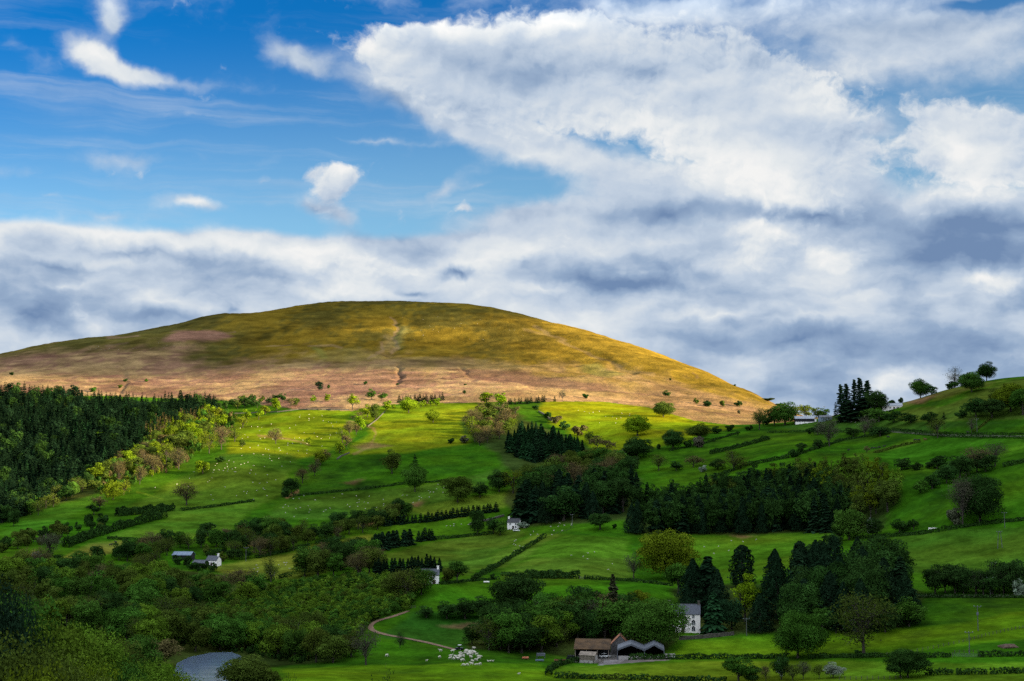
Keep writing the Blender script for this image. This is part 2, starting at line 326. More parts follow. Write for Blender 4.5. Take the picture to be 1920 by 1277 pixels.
M_HILL = ground_mat('moor_heath', .03, .28, .26, .8, 1.6)

def obj(name, me, parent=None, mats=(), loc=None):
    o = bpy.data.objects.new(name, me); COL.objects.link(o)
    if parent: o.parent = parent
    if loc is not None: o.location = loc
    if me is not None:
        for m in mats: me.materials.append(m)
    return o
def npmesh(name, v, f, smooth=False):
    """v (n,3); f (m,k) with one k"""
    v = np.asarray(v, np.float32); f = np.asarray(f, np.int32); me = bpy.data.meshes.new(name)
    me.vertices.add(len(v)); me.vertices.foreach_set('co', v.ravel())
    k = f.shape[1]; me.loops.add(f.size); me.loops.foreach_set('vertex_index', f.ravel())
    me.polygons.add(len(f)); me.polygons.foreach_set('loop_start', np.arange(0, f.size, k, dtype=np.int32)); me.polygons.foreach_set('loop_total', np.full(len(f), k, np.int32))
    if smooth: me.polygons.foreach_set('use_smooth', np.ones(len(f), bool))
    me.update(calc_edges=True); me.validate(); return me
nT, nS = GX.shape
idx = np.arange(nT * nS).reshape(nT, nS)
quads = np.stack([idx[:-1, :-1], idx[1:, :-1], idx[1:, 1:], idx[:-1, 1:]], -1).reshape(-1, 4)[:, ::-1]
verts = np.stack([GX, GY, GZ], -1).reshape(-1, 3); ccol = np.concatenate([cover, np.ones(GX.shape + (1,))], -1).reshape(-1, 4)
hq = HM.ravel()[quads].all(1)
def sheet(name, q, m):
    u, inv = np.unique(q.ravel(), return_inverse=True); me = npmesh(name, verts[u], inv.reshape(-1, 4), True)
    a = me.color_attributes.new('cover', 'FLOAT_COLOR', 'POINT'); a.data.foreach_set('color', ccol[u].astype(np.float32).ravel())
    o = obj(name, me, None, [m]); o['kind'] = 'structure'; return o
sheet('ground', quads[~hq], M_FIELD); sheet('hill', quads[hq], M_HILL)
# ------------------------------------------------------------------ light
SUN_AZ, SUN_EL, EXPO = 112.0, 12.0, 2.4       # degrees clockwise from the view axis
sd = Vector((math.sin(D(SUN_AZ)) * math.cos(D(SUN_EL)), math.cos(D(SUN_AZ)) * math.cos(D(SUN_EL)), math.sin(D(SUN_EL))))
sl = bpy.data.lights.new('sun', 'SUN'); sl.energy = 5.0; sl.angle = D(0.8); sl.color = (1, .80, .52)
so = bpy.data.objects.new('sun', sl); COL.objects.link(so); so.rotation_euler = sd.to_track_quat('Z', 'Y').to_euler()
SC.view_settings.view_transform = 'Standard'; SC.view_settings.look = 'None'; SC.view_settings.exposure = EXPO; SC.view_settings.gamma = 1
W_ = bpy.data.worlds.new('World'); SC.world = W_; W_.use_nodes = True; wt = W_.node_tree
for n_ in list(wt.nodes): wt.nodes.remove(n_)
STR = 0.1; KW = 1 / (STR * 2 ** EXPO)
def L(a, b): wt.links.new(a, b)
def M(op, a, b=None, c=None, clamp=False):
    n = N(wt, 'ShaderNodeMath', operation=op); n.use_clamp = clamp
    for i, v in enumerate((a, b, c)):
        if v is None: continue
        if isinstance(v, (int, float)): n.inputs[i].default_value = v
        else: L(v, n.inputs[i])
    return n.outputs[0]
def sm(a, b, v):
    n = N(wt, 'ShaderNodeMapRange', interpolation_type='SMOOTHSTEP', i_1=a, i_2=b, i_3=0., i_4=1.); L(v, n.inputs[0]); return n.outputs[0]
def azel(px, py):
    th, e = ray(px, py); return math.degrees(float(th)), math.degrees(math.atan(float(e)))
tc = N(wt, 'ShaderNodeTexCoord'); sep = N(wt, 'ShaderNodeSeparateXYZ'); L(tc.outputs['Generated'], sep.inputs[0])
az = M('MULTIPLY', M('ARCTAN2', sep.outputs[0], sep.outputs[1]), 57.29578)
el = M('MULTIPLY', M('ARCSINE', sep.outputs[2]), 57.29578)
cmb = N(wt, 'ShaderNodeCombineXYZ'); L(az, cmb.inputs[0]); L(el, cmb.inputs[1]); V0 = cmb.outputs[0]
def noise(v, scale, det=8, rough=.55, sx=1., sy=1., off=(0, 0, 0), dist=0.):
    mp = N(wt, 'ShaderNodeMapping'); mp.inputs['Scale'].default_value = (sx, sy, 1); mp.inputs['Location'].default_value = off; L(v, mp.inputs[0])
    n = N(wt, 'ShaderNodeTexNoise', i_Scale=scale, i_Detail=float(det), i_Roughness=rough, i_Distortion=dist); L(mp.outputs[0], n.inputs['Vector']); return n
def vadd(v, w):
    n = N(wt, 'ShaderNodeVectorMath', operation='ADD'); L(v, n.inputs[0])
    if isinstance(w, tuple): n.inputs[1].default_value = w
    else: L(w, n.inputs[1])
    return n.outputs[0]
def warp(v, scale, amt, off):
    n = noise(v, scale, 4, .55, off=off); c = N(wt, 'ShaderNodeVectorMath', operation='SUBTRACT'); L(n.outputs['Color'], c.inputs[0]); c.inputs[1].default_value = (.5, .5, .5)
    s = N(wt, 'ShaderNodeVectorMath', operation='MULTIPLY'); L(c.outputs[0], s.inputs[0]); s.inputs[1].default_value = (amt, amt * .7, 0); return vadd(v, s.outputs[0])
def blob(v, px, py, rx, ry, ang=0.):
    a, e = azel(px, py); mp = N(wt, 'ShaderNodeMapping', vector_type='TEXTURE'); mp.inputs['Location'].default_value = (a, e, 0)
    mp.inputs['Rotation'].default_value = (0, 0, D(ang)); mp.inputs['Scale'].default_value = (rx / 46.5, ry / 46.5, 1); L(v, mp.inputs[0])
    g = N(wt, 'ShaderNodeTexGradient', gradient_type='QUADRATIC_SPHERE'); L(mp.outputs[0], g.inputs[0]); return g.outputs['Fac']
def blobs(v, lst, start=0.0):
    acc = start
    for b_ in lst:
        acc = M('MULTIPLY_ADD', blob(v, *b_[1:]), b_[0], acc)
    return acc
# weight, centre, radii (in 1/46.5 degree), tilt
CRISP = [
    (2.4, 1010, 160, 400, 160, -10), (2.1, 790, 125, 260, 115, -22), (1.9, 860, 95, 230, 95, 4), (2.0, 1330, 150, 470, 200, -10), (2.0, 1480, 270, 380, 200, -20), (1.8, 1090, 60, 190, 80, 0),
    (2.4, 1840, 290, 260, 150, -12), (1.1, 1780, 230, 170, 70, -10), (1.4, 620, 345, 85, 75, 12), (.9, 585, 330, 60, 26, 30), (1.3, 1450, 470, 160, 80, 4), (1.1, 1575, 490, 100, 60, 0), (1.3, 1400, 445, 70, 50, 0),
    (-1.3, 1800, 140, 85, 40, 5), (-.7, 1690, 225, 80, 50, -20), (-.3, 1560, 310, 70, 36, 0), (-1.0, 1640, 370, 110, 40, -35), (-1.0, 760, 30, 140, 36, 14), 
]
SOFT = [
    (1.6, 1700, 70, 620, 170, 0), (1.2, 1250, 25, 360, 60, 0), (1.1, 560, 115, 170, 50, -24), (1.2, 900, 220, 260, 80, -20), (1.4, 1150, 320, 300, 90, -20),
    (1.1, 190, 110, 140, 56, -28), (.8, 290, 135, 90, 36, 2), (.8, 205, 25, 55, 80, 20), (.45, 290, 70, 80, 50, 10), (.4, 20, 80, 60, 40, 0),
    (.95, 590, 385, 130, 55, -20), (.7, 640, 410, 100, 60, -40), (.9, 370, 383, 130, 26, -4), (.65, 105, 368, 70, 26, 0), (.55, 700, 264, 260, 16, -2), (.4, 400, 215, 420, 24, 0), (.45, 250, 300, 380, 50, 3), (.4, 60, 330, 160, 30, 0), (.5, 500, 345, 60, 20, 0),
    (1.5, 100, 480, 420, 90, -4), (1.5, 500, 500, 420, 85, -4), (1.7, 900, 490, 420, 100, 6), (1.5, 1000, 405, 260, 64, 10), (.9, 830, 360, 150, 50, 30), (1.4, 1150, 420, 300, 100, 0), (.6, 900, 352, 80, 20, 10), (.7, 200, 405, 200, 36, 0),
    (2.4, 1500, 480, 560, 200, 0), (2.6, 1850, 460, 420, 230, 0),
    (-.45, 1120, 500, 130, 26, 8), (-.4, 1190, 560, 150, 24, 0), (-.8, 1830, 5, 160, 20, 0),
]
LUM = [
    (.42, 700, 90, 170, 70, -24), (.48, 850, 50, 200, 60, -4), (.5, 1050, 45, 170, 46, 0), (.55, 1370, 310, 270, 110, -10), (.34, 1540, 175, 150, 80, 0), (.35, 1480, 380, 130, 60, -20), (.5, 1800, 270, 170, 90, -20), (.42, 1860, 345, 150, 60, 0), (.25, 1200, 240, 360, 100, 0), (.3, 1000, 300, 200, 60, 0),
    (-.34, 1010, 130, 170, 55, 0), (-.34, 740, 190, 150, 40, -20), (-.26, 1190, 135, 180, 60, 0), (-.2, 880, 130, 120, 40, -10), (-.34, 1250, 2, 500, 26, 0), (-.2, 1750, 40, 330, 50, 0), (-.2, 880, 215, 140, 36, -20), (-.15, 1430, 110, 150, 50, 0),
    (-.62, 1830, 430, 400, 62, 0), (-.42, 1530, 400, 260, 40, 0), (-.3, 1250, 400, 200, 45, 0), (.40, 1440, 440, 130, 50, 0), (.2, 1570, 475, 80, 40, 0), (-.22, 1450, 510, 260, 36, 0), (.36, 1850, 525, 150, 34, 5), (-.42, 1200, 522, 200, 40, 0), (-.35, 1750, 480, 200, 36, 0),
    (.40, 1350, 582, 200, 26, 5), (.2, 1500, 590, 200, 20, 0), (-.36, 1480, 640, 330, 54, 0), (-.2, 1300, 640, 240, 40, 0), (-.36, 1850, 640, 330, 80, 0), (.2, 1680, 712, 90, 26, 10), (.14, 1780, 565, 220, 20, 0), (-.25, 1600, 540, 300, 22, 0), (-.3, 1480, 740, 160, 60, 0), (.2, 1250, 460, 200, 30, 0), (-.3, 1950, 560, 160, 30, 0),
    (.45, 200, 440, 400, 32, -5), (.42, 560, 475, 330, 40, -6), (.36, 900, 490, 330, 50, 8), (-.34, 130, 505, 330, 30, -3), (-.46, 60, 590, 190, 60, -20), (-.5, 420, 583, 50, 24, 0), (-.75, 850, 517, 70, 26, -8), (-.45, 775, 542, 60, 14, -5), (.25, 300, 565, 200, 30, 0), (.25, 650, 545, 300, 26, 0), (.4, 120, 550, 80, 22, 0), (.25, 170, 610, 80, 40, -30), (-.25, 250, 480, 260, 18, -2), (-.2, 600, 520, 260, 20, 0), (.35, 1020, 545, 120, 24, 0), (-.22, 330, 600, 200, 24, 0),
    (.50, 630, 320, 60, 40, 20), (-.30, 600, 400, 110, 36, -10), (.25, 830, 385, 120, 30, 5), (.42, 190, 110, 160, 60, -20), (.45, 370, 383, 120, 24, 0), (-.26, 700, 440, 260, 22, 0), (-.2, 950, 400, 160, 26, 0), (-.3, 1000, 490, 60, 20, 0),
]
LUM2 = [(-.2, 1850, 440, 420, 90, 0), (-.3, 1500, 405, 300, 50, 0), (-.34, 1250, 520, 330, 60, 0), (-.3, 1600, 620, 500, 130, 0), (-.3, 1850, 480, 300, 80, 0), (-.25, 1250, 400, 260, 60, 0), (-.2, 150, 560, 400, 60, 0), (.25, 1430, 425, 90, 30, 10), (-.2, 1480, 760, 300, 60, 0)]
CRISP += [(1.5, 1400, 300, 240, 110, 0), (1.2, 650, 330, 70, 50, 20), (.7, 605, 395, 80, 50, -30), (1.3, 150, 585, 70, 40, -40), (.7, 1680, 715, 90, 34, 20), (1.0, 870, 395, 70, 26, 0), (1.2, 1850, 530, 120, 36, 0), (1.1, 700, 500, 200, 40, -6), (-1.2, 700, 215, 260, 46, -22), (-.9, 930, 300, 200, 50, -24), (-.5, 1250, 5, 300, 30, 0)]
SOFT += [(1.9, 1470, 330, 290, 130, 0), (1.3, 1640, 240, 130, 70, 0), (.9, 180, 120, 120, 50, -30), (.6, 250, 135, 150, 40, -10), (.5, 215, 50, 50, 80, 15), (1.4, 1380, 330, 300, 90, 0), (.4, 330, 150, 200, 24, -6), (1.6, 760, 170, 240, 70, -22), (1.5, 960, 260, 260, 80, -22)]
Vw = warp(V0, .35, 1.2, (3.1, 7.7, 0)); Vw2 = warp(Vw, 1.6, .5, (1.3, 2.2, 0)); Vw3 = warp(Vw2, 5.5, .16, (5.3, 8.2, 0))
nA = noise(Vw2, .36, 11, .56, .8, 1.15, (11, 5, 0)).outputs[0]
nB = noise(vadd(Vw2, (-.26, .36, 0)), .36, 6, .50, .8, 1.15, (11, 5, 0)).outputs[0]
nC = noise(Vw, .16, 6, .5, .55, 1.6, (2, 9, 0)).outputs[0]
nD = noise(Vw, .5, 7, .6, .12, 1.5, (4, 1, 0), .4).outputs[0]
nE = noise(Vw2, .42, 9, .52, .55, 1.25, (6, 3, 0)).outputs[0]
def elp(py): return azel(960, py)[1]
low = sm(elp(425), elp(480), el)
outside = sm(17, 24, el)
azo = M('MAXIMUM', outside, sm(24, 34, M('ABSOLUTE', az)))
nF = noise(Vw3, .95, 9, .60, 1, 1.1, (8, 2, 0)).outputs[0]
nG = noise(vadd(Vw3, (-.10, .16, 0)), .95, 5, .52, 1, 1.1, (8, 2, 0)).outputs[0]
dC = M('ADD', blobs(Vw3, CRISP), M('MULTIPLY_ADD', nA, 1.6, -.8)); dC = M('ADD', dC, M('MULTIPLY_ADD', nF, 1.7, -.85))
aC = sm(.22, .98, dC)
dS = M('ADD', blobs(Vw2, SOFT), M('MULTIPLY_ADD', nA, 1.5, -.75))
dS = M('ADD', dS, M('MULTIPLY_ADD', nE, .9, -.45)); dS = M('MULTIPLY_ADD', low, 1.6, dS)
dS = M('MULTIPLY_ADD', azo, M('MULTIPLY_ADD', nC, 3.0, -.4), dS)
aS = sm(.10, 1.05, dS)
thin = M('MULTIPLY', sm(.45, .74, nD), M('MULTIPLY_ADD', sm(elp(0), elp(300), el), .30, .14))
alpha = M('MAXIMUM', M('MAXIMUM', aS, aC), thin)
relief = M('MULTIPLY_ADD', M('SUBTRACT', nA, nB), M('MULTIPLY_ADD', low, -.45, .85), M('MULTIPLY', M('MULTIPLY', M('SUBTRACT', nF, nG), .9), M('MULTIPLY', aC, sm(2.4, .6, dC))))
VL = warp(Vw2, .42, 2.4, (9.1, 4.4, 0)); lum = blobs(VL, LUM + LUM2, .56)
lum = M('ADD', lum, relief); lum = M('ADD', lum, M('MULTIPLY_ADD', nC, .36, -.18))
lum = M('ADD', lum, M('MULTIPLY', low, M('MULTIPLY_ADD', nE, 1.5, -.75)))
lum = M('MULTIPLY_ADD', M('MULTIPLY', aC, sm(1.3, .35, dC)), .16, lum)
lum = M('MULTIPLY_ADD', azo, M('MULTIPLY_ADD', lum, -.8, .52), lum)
cr = N(wt, 'ShaderNodeValToRGB'); L(lum, cr.inputs[0]); e_ = cr.color_ramp.elements
e_[0].position = 0; e_[0].color = (.165, .260, .44, 1); e_[1].position = 1; e_[1].color = (.90, .90, .89, 1)
for p_, c_ in ((.3, (.31, .42, .59, 1)), (.55, (.53, .62, .74, 1)), (.8, (.76, .80, .83, 1))):
    q_ = e_.new(p_); q_.color = c_
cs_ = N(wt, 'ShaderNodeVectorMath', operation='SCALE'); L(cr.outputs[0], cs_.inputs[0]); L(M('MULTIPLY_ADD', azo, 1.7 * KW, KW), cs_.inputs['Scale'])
sky = N(wt, 'ShaderNodeTexSky', sky_type='NISHITA'); sky.sun_disc = False; sky.sun_elevation = D(SUN_EL); sky.sun_rotation = D(SUN_AZ); sky.air_density = 1.0; sky.dust_density = .3; sky.ozone_density = 3.0; sky.altitude = 200
tint = N(wt, 'ShaderNodeVectorMath', operation='MULTIPLY'); L(sky.outputs[0], tint.inputs[0]); tm = N(wt, 'ShaderNodeMix', data_type='RGBA'); L(sm(elp(430), elp(-40), M('MULTIPLY_ADD', az, -.12, el)), tm.inputs[0]); tm.inputs[6].default_value = tuple(q * 2 ** (1.5 - EXPO) for q in (.52, .63, .65)) + (1,); tm.inputs[7].default_value = tuple(q * 2 ** (1.5 - EXPO) for q in (.018, .31, .56)) + (1,); L(tm.outputs[2], tint.inputs[1])
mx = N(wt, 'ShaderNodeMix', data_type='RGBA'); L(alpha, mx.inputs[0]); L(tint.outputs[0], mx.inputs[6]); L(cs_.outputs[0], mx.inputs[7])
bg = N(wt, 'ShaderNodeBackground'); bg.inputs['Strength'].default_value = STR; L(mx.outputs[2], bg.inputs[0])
wo = N(wt, 'ShaderNodeOutputWorld'); L(bg.outputs[0], wo.inputs[0])
W_.cycles.sampling_method = 'MANUAL'; W_.cycles.sample_map_resolution = 512
cy = SC.cycles; cy.max_bounces = 5; cy.diffuse_bounces = 2; cy.glossy_bounces = 2; cy.transmission_bounces = 2; cy.transparent_max_bounces = 4; cy.use_denoising = False
cy.caustics_reflective = False; cy.caustics_refractive = False
# the cloud out to the right of the view whose shade lies on the left shoulder of the hill
def cloud(c, rad, dens):
    bm = bmesh.new(); bmesh.ops.create_icosphere(bm, subdivisions=5, radius=1)
    for v in bm.verts:
        d = v.co.normalized(); k = 1 + .22 * float(vnoise(np.array([d.x * 2.1 + 5]), np.array([d.y * 2.3 + d.z * 1.7]), 4)[0]) * 2 + .12 * float(vnoise(np.array([d.x * 5 + 1]), np.array([d.y * 5 + d.z * 4]), 8)[0]) * 2
        v.co = Vector((d.x * rad[0], d.y * rad[1], d.z * rad[2])) * k
    me = bpy.data.meshes.new('cloud'); bm.to_mesh(me); bm.free()
    m = bpy.data.materials.new('cloud_vapour'); m.use_nodes = True; nt = m.node_tree; nt.nodes.clear(); v = N(nt, 'ShaderNodeVolumePrincipled'); v.inputs['Density'].default_value = dens; v.inputs['Color'].default_value = (.9, .9, .9, 1)
    o = N(nt, 'ShaderNodeOutputMaterial'); nt.links.new(v.outputs[0], o.inputs['Volume']); me.materials.append(m)
    ob = obj('cloud', me, None, (), c); ob['kind'] = 'stuff'; ob['label'] = 'lower cloud drifting beyond the right side of the view' if c[2] < 900 else 'large cloud drifting beyond the right side of the view'; ob['category'] = 'cloud'
cloud((1750, 1850, 985), (560, 800, 260), .0065)
cloud((1558, 1230, 750), (430, 370, 175), .0055)
cy.volume_bounces = 0; cy.volume_max_steps = 16
# ------------------------------------------------------------------ plant materials
def leaf_mat():
    m = bpy.data.materials.new('leaf'); m.use_nodes = True; nt = m.node_tree
    for q in list(nt.nodes): nt.nodes.remove(q)
    at = N(nt, 'ShaderNodeAttribute', attribute_name='tint'); oi = N(nt, 'ShaderNodeObjectInfo')
    mu = N(nt, 'ShaderNodeVectorMath', operation='MULTIPLY'); nt.links.new(at.outputs['Color'], mu.inputs[0]); nt.links.new(oi.outputs['Color'], mu.inputs[1])
    geo = N(nt, 'ShaderNodeNewGeometry'); nz = N(nt, 'ShaderNodeTexNoise', i_Scale=.35, i_Detail=3.0); nt.links.new(geo.outputs['Position'], nz.inputs['Vector'])
    mr = N(nt, 'ShaderNodeMapRange', i_1=.3, i_2=.7, i_3=.65, i_4=1.35); nt.links.new(nz.outputs[0], mr.inputs[0])
    sc = N(nt, 'ShaderNodeVectorMath', operation='SCALE'); nt.links.new(mu.outputs[0], sc.inputs[0]); nt.links.new(mr.outputs[0], sc.inputs['Scale'])
    d = N(nt, 'ShaderNodeBsdfDiffuse'); t = N(nt, 'ShaderNodeBsdfTranslucent'); mx = N(nt, 'ShaderNodeMixShader', i_0=.22)
    nt.links.new(sc.outputs[0], d.inputs[0]); nt.links.new(sc.outputs[0], t.inputs[0]); nt.links.new(d.outputs[0], mx.inputs[1]); nt.links.new(t.outputs[0], mx.inputs[2])
    o = N(nt, 'ShaderNodeOutputMaterial'); nt.links.new(mx.outputs[0], o.inputs[0]); return m
M_LEAF = leaf_mat(); M_BARK = plain('bark', (.036, .030, .024), .95, .4, 1.5)

def leaves(c, nrm, size, rng, asp=1.0):
    """leaf-clump faces: centres, normals, sizes -> verts, quads"""
    n = len(c); r = rng.normal(size=(n, 3)); t = np.cross(nrm, r); t /= np.linalg.norm(t, axis=1)[:, None] + 1e-9; b = np.cross(nrm, t)
    a = (size * rng.uniform(.7, 1.3, n))[:, None]; d = (size * rng.uniform(.7, 1.3, n) * asp)[:, None]
    k = rng.uniform(-.35, .35, (n, 4, 1))
    v = np.stack([c - t * a, c - b * d, c + t * a, c + b * d], 1) + nrm[:, None] * a[:, None] * k
    return v.reshape(-1, 3), np.arange(4 * n).reshape(n, 4)
def unit(v): return v / (np.linalg.norm(v, axis=1)[:, None] + 1e-9)
def tree_mesh(name, v, f, tint, tv=None, tf=None, both=True):
    """crown mesh (tinted) and, when given, a trunk in a second material slot"""
    if tv is not None and both:
        f = np.concatenate([f, tf + len(v)]); v = np.concatenate([v, tv]); k = len(tf)
    else: k = 0
    me = npmesh(name, v, f); a = me.color_attributes.new('tint', 'FLOAT_COLOR', 'POINT')
    c = np.ones((len(v), 4), np.float32); tt = np.repeat(tint, 4, axis=0); c[:len(tt), :3] = tt if tt.ndim == 2 else tt[:, None]
    a.data.foreach_set('color', c.ravel()); me.materials.append(M_LEAF)
    if k:
        me.materials.append(M_BARK); mi = np.zeros(len(f), np.int32); mi[-k:] = 1; me.polygons.foreach_set('material_index', mi)
    return me
def tube(p, r, k=5):
    """tapered limb along points p with radii r -> verts, quads"""
    p = np.asarray(p, float); V = []; 
    for i in range(len(p)):
        d = p[min(i + 1, len(p) - 1)] - p[max(i - 1, 0)]; d /= np.linalg.norm(d) + 1e-9
        u = np.cross(d, (0.3, 1, .2)); u /= np.linalg.norm(u) + 1e-9; w = np.cross(d, u)
        for j in range(k):
            a = 2 * math.pi * j / k; V.append(p[i] + r[i] * (math.cos(a) * u + math.sin(a) * w))
    Fq = [[i * k + j, i * k + (j + 1) % k, (i + 1) * k + (j + 1) % k, (i + 1) * k + j] for i in range(len(p) - 1) for j in range(k)]
    return np.array(V), np.array(Fq)
def join(parts):
    V, Q, o = [], [], 0
    for v, f in parts: V.append(v); Q.append(f + o); o += len(v)
    return np.concatenate(V), np.concatenate(Q)
def limbs(rng, levels, z0=.0, fork=.28, spread=.55, nl=5, r0=.028, top=.95):
    """branching skeleton in a unit tree: list of tubes and the tips"""
    parts, tips = [], []
    def grow(p, d, ln, r, lv):
        q = [p]; rr = [r]; dd = np.array(d, float)
        for k in range(3):
            dd = dd + rng.normal(0, .16, 3) + np.array((0, 0, .10)); dd /= np.linalg.norm(dd); q.append(q[-1] + dd * ln / 3); rr.append(r * (1 - .2 * (k + 1)))
        parts.append(tube(q, rr, 5 if lv > 2 else 4 if lv > 1 else 3))
        if lv <= 0: tips.extend(q[1:]); return
        for k in range(nl if lv == levels else 3 + int(rng.random() * 2)):
            a = rng.uniform(0, 2 * math.pi); s = spread * rng.uniform(.5, 1.3); u = np.cross(dd, rng.normal(size=3)); u /= np.linalg.norm(u) + 1e-9
            nd = dd + u * s; nd /= np.linalg.norm(nd); j = rng.choice([1, 2, 3]); grow(q[j], nd, ln * rng.uniform(.55, .8), rr[j] * .6, lv - 1)
        tips.append(q[-1])
    grow(np.array((0, 0, z0)), np.array((0, 0, 1.)), fork, r0, levels)
    return parts, np.array(tips)
def broad(seed, nc=24, per=110, leaf=.030, cz=.55, rz=.44, rx=.40, low=.06, trunk=.28, gap=0.0):
    rng = np.random.default_rng(seed); C = []; R = []
    while len(C) < nc:
        d = rng.normal(size=3); d /= np.linalg.norm(d); q = rng.uniform(.5, .95) if rng.random() < .85 else rng.uniform(0, .45)
        c = d * q * np.array((rx, rx, rz)); c[2] += cz
        if c[2] < low + .05: continue
        C.append(c); R.append(rng.uniform(.10, .20) * (1.15 - .3 * (c[2] - cz) / rz) * (rx / .4))
    C = np.array(C); C[:, :2] += rng.normal(0, .03, 2); P_, Nn, Tn = [], [], []
    for c, r in zip(C, R):
        m = int(per * (r / .15) ** 2); d = unit(rng.normal(size=(m, 3))); d[:, 2] = np.abs(d[:, 2]) * np.where(rng.random(m) < .72, 1, -1)
        q = c + d * r * rng.uniform(.70, 1.12, m)[:, None] * np.array((1, 1, .82))
        k = q[:, 2] > low + rng.uniform(-.04, .05, m); P_.append(q[k]); Nn.append(unit(d[k] * 1.0 + rng.normal(size=(k.sum(), 3)) * .36)); Tn.append(np.full(k.sum(), rng.uniform(.66, 1.36)) * (1.0 + .25 * d[k][:, 2] * 0))
    P_ = np.concatenate(P_); Nn = np.concatenate(Nn); Tn = np.concatenate(Tn) * rng.uniform(.86, 1.16, len(P_))
    v, f = leaves(P_, Nn, np.full(len(P_), leaf), rng)
    tr = [tube([(0, 0, -.03), (0, 0, .1), (.01, 0, trunk), (.02, .01, .6)], [.035, .026, .022, .008], 6)]
    for k in range(5):
        a = rng.uniform(0, 6.28); s = rng.uniform(.5, .8); tr.append(tube([(0, 0, trunk * .75), (math.cos(a) * .12, math.sin(a) * .12, trunk + .12), (math.cos(a) * rx * s, math.sin(a) * rx * s, cz + .1)], [.014, .010, .004], 4))
    tv, tf = join(tr); return v, f, Tn, tv, tf
def airy(seed, nc=26, per=60, leaf=.014, asp=1.0, rx=.40, rz=.42, cz=.56, fill=1.0):
    """round open crown on forked limbs: a limb runs to the middle of every spray of twigs"""
    rng = np.random.default_rng(seed); C = []
    while len(C) < nc:
        d = rng.normal(size=3); d /= np.linalg.norm(d); q = rng.uniform(.35, .92); c = d * q * np.array((rx, rx, rz)); c[2] += cz
        if c[2] > .2: C.append(c)
    C = np.array(C); tr = [tube([(0, 0, -.03), (.004, 0, .12), (.01, .006, .26), (.014, 0, .5), (.0, .01, .8)], [.026, .019, .016, .009, .002], 6)]; P_, Nn = [], []
    for c in C:
        z0 = rng.uniform(.14, .34) if c[2] < .6 else rng.uniform(.26, .5); h = np.array((.01, 0, z0)); m = h * .45 + c * .55 + np.array((0, 0, .035)); tr.append(tube([h, m, c], [.0095, .0055, .002], 4))
        for k in range(5): e = c + rng.normal(0, .075, 3); tr.append(tube([m * .3 + c * .7, e], [.003, .001], 3))
        n_ = int(per * rng.uniform(.6, 1.3) * fill); p = c + rng.normal(size=(n_, 3)) * np.array((.078, .078, .062)); P_.append(p); Nn.append(unit(rng.normal(size=(n_, 3)) + unit(p - np.array((0, 0, cz))) * .5))
    P_ = np.concatenate(P_); Nn = np.concatenate(Nn); v, f = leaves(P_, Nn, np.full(len(P_), leaf), rng, asp); tv, tf = join(tr); return v, f, rng.uniform(.72, 1.28, len(P_)), tv, tf
def spruce(seed, layers=18, nb=10, rmax=.19, droop=.25, base=.04, power=.85, leaf=.02, rag=.25):
    rng = np.random.default_rng(seed); C, U, S, T = [], [], [], []
    vs, fs, ts, o = [], [], [], 0
    for i in range(layers):
        z = base + (1 - base) * (i + rng.uniform(-.3, .3)) / layers; rad = rmax * (1 - (z - base) / (1 - base)) ** power * rng.uniform(1 - rag, 1 + rag * .6) + .008
        for j in range(nb):
            a = 2 * math.pi * (j + rng.random() * .8) / nb + i * .7; rr = rad * rng.uniform(1 - rag, 1.1); d = np.array((math.cos(a), math.sin(a), 0)); u = np.array((-d[1], d[0], 0)); w = (.12 * rad + .016) * rng.uniform(.8, 1.4)
            z0 = min(.985, z + .035 + rng.uniform(-.03, .03)); p0 = np.array((0, 0, z0)) + d * rr * .15; p1 = np.array((0, 0, z0 - droop * rr * .4)) + d * rr * .6; p2 = np.array((0, 0, z0 - droop * rr)) + d * rr
            vs.append([p0 - u * w * .5, p0 + u * w * .5, p1 + u * w * 1.2, p1 - u * w * 1.2]); vs.append([p1 - u * w * 1.2, p1 + u * w * 1.2, p2 + u * w * .25 + (0, 0, .004), p2 - u * w * .25])
            h = np.array((0, 0, -w * 1.3)); vs.append([p0 + h * .2, p0, p2, p1 + h]); tt = rng.uniform(.65, 1.4); ts += [tt, tt * rng.uniform(.8, 1.3), tt * .9]
    v = np.array(vs).reshape(-1, 3); f = np.arange(len(v)).reshape(-1, 4); tv, tf = tube([(0, 0, -.02), (0, 0, .5), (0, 0, .98)], [.016, .010, .002], 5)
    return v, f, np.array(ts), tv, tf
def pine(seed):
    rng = np.random.default_rng(seed); P_, Nn, parts = [], [], [tube([(0, 0, -.02), (.008, 0, .4), (.0, .008, .75), (0, 0, .98)], [.018, .014, .009, .002], 6)]
    for i in range(34):
        z = .14 + .84 * i / 33; rad = (.155 * (1.02 - max(0, z - .55) / .55) * rng.uniform(.5, 1.15) + .012); a = i * 2.4 + rng.uniform(-.5, .5); c = np.array((math.cos(a) * rad * .62, math.sin(a) * rad * .62, z))
        parts.append(tube([(0, 0, z - .03), c], [.006, .002], 3)); m = 130; d = unit(rng.normal(size=(m, 3))); P_.append(c + d * np.array((rad * .6 + .018, rad * .6 + .018, .024)) * rng.uniform(.4, 1.1, (m, 1))); Nn.append(unit(d + rng.normal(size=(m, 3)) * .5 + (0, 0, .6)))
    P_ = np.concatenate(P_); Nn = np.concatenate(Nn); v, f = leaves(P_, Nn, np.full(len(P_), .015), rng); tv, tf = join(parts); return v, f, rng.uniform(.6, 1.4, len(P_)), tv, tf
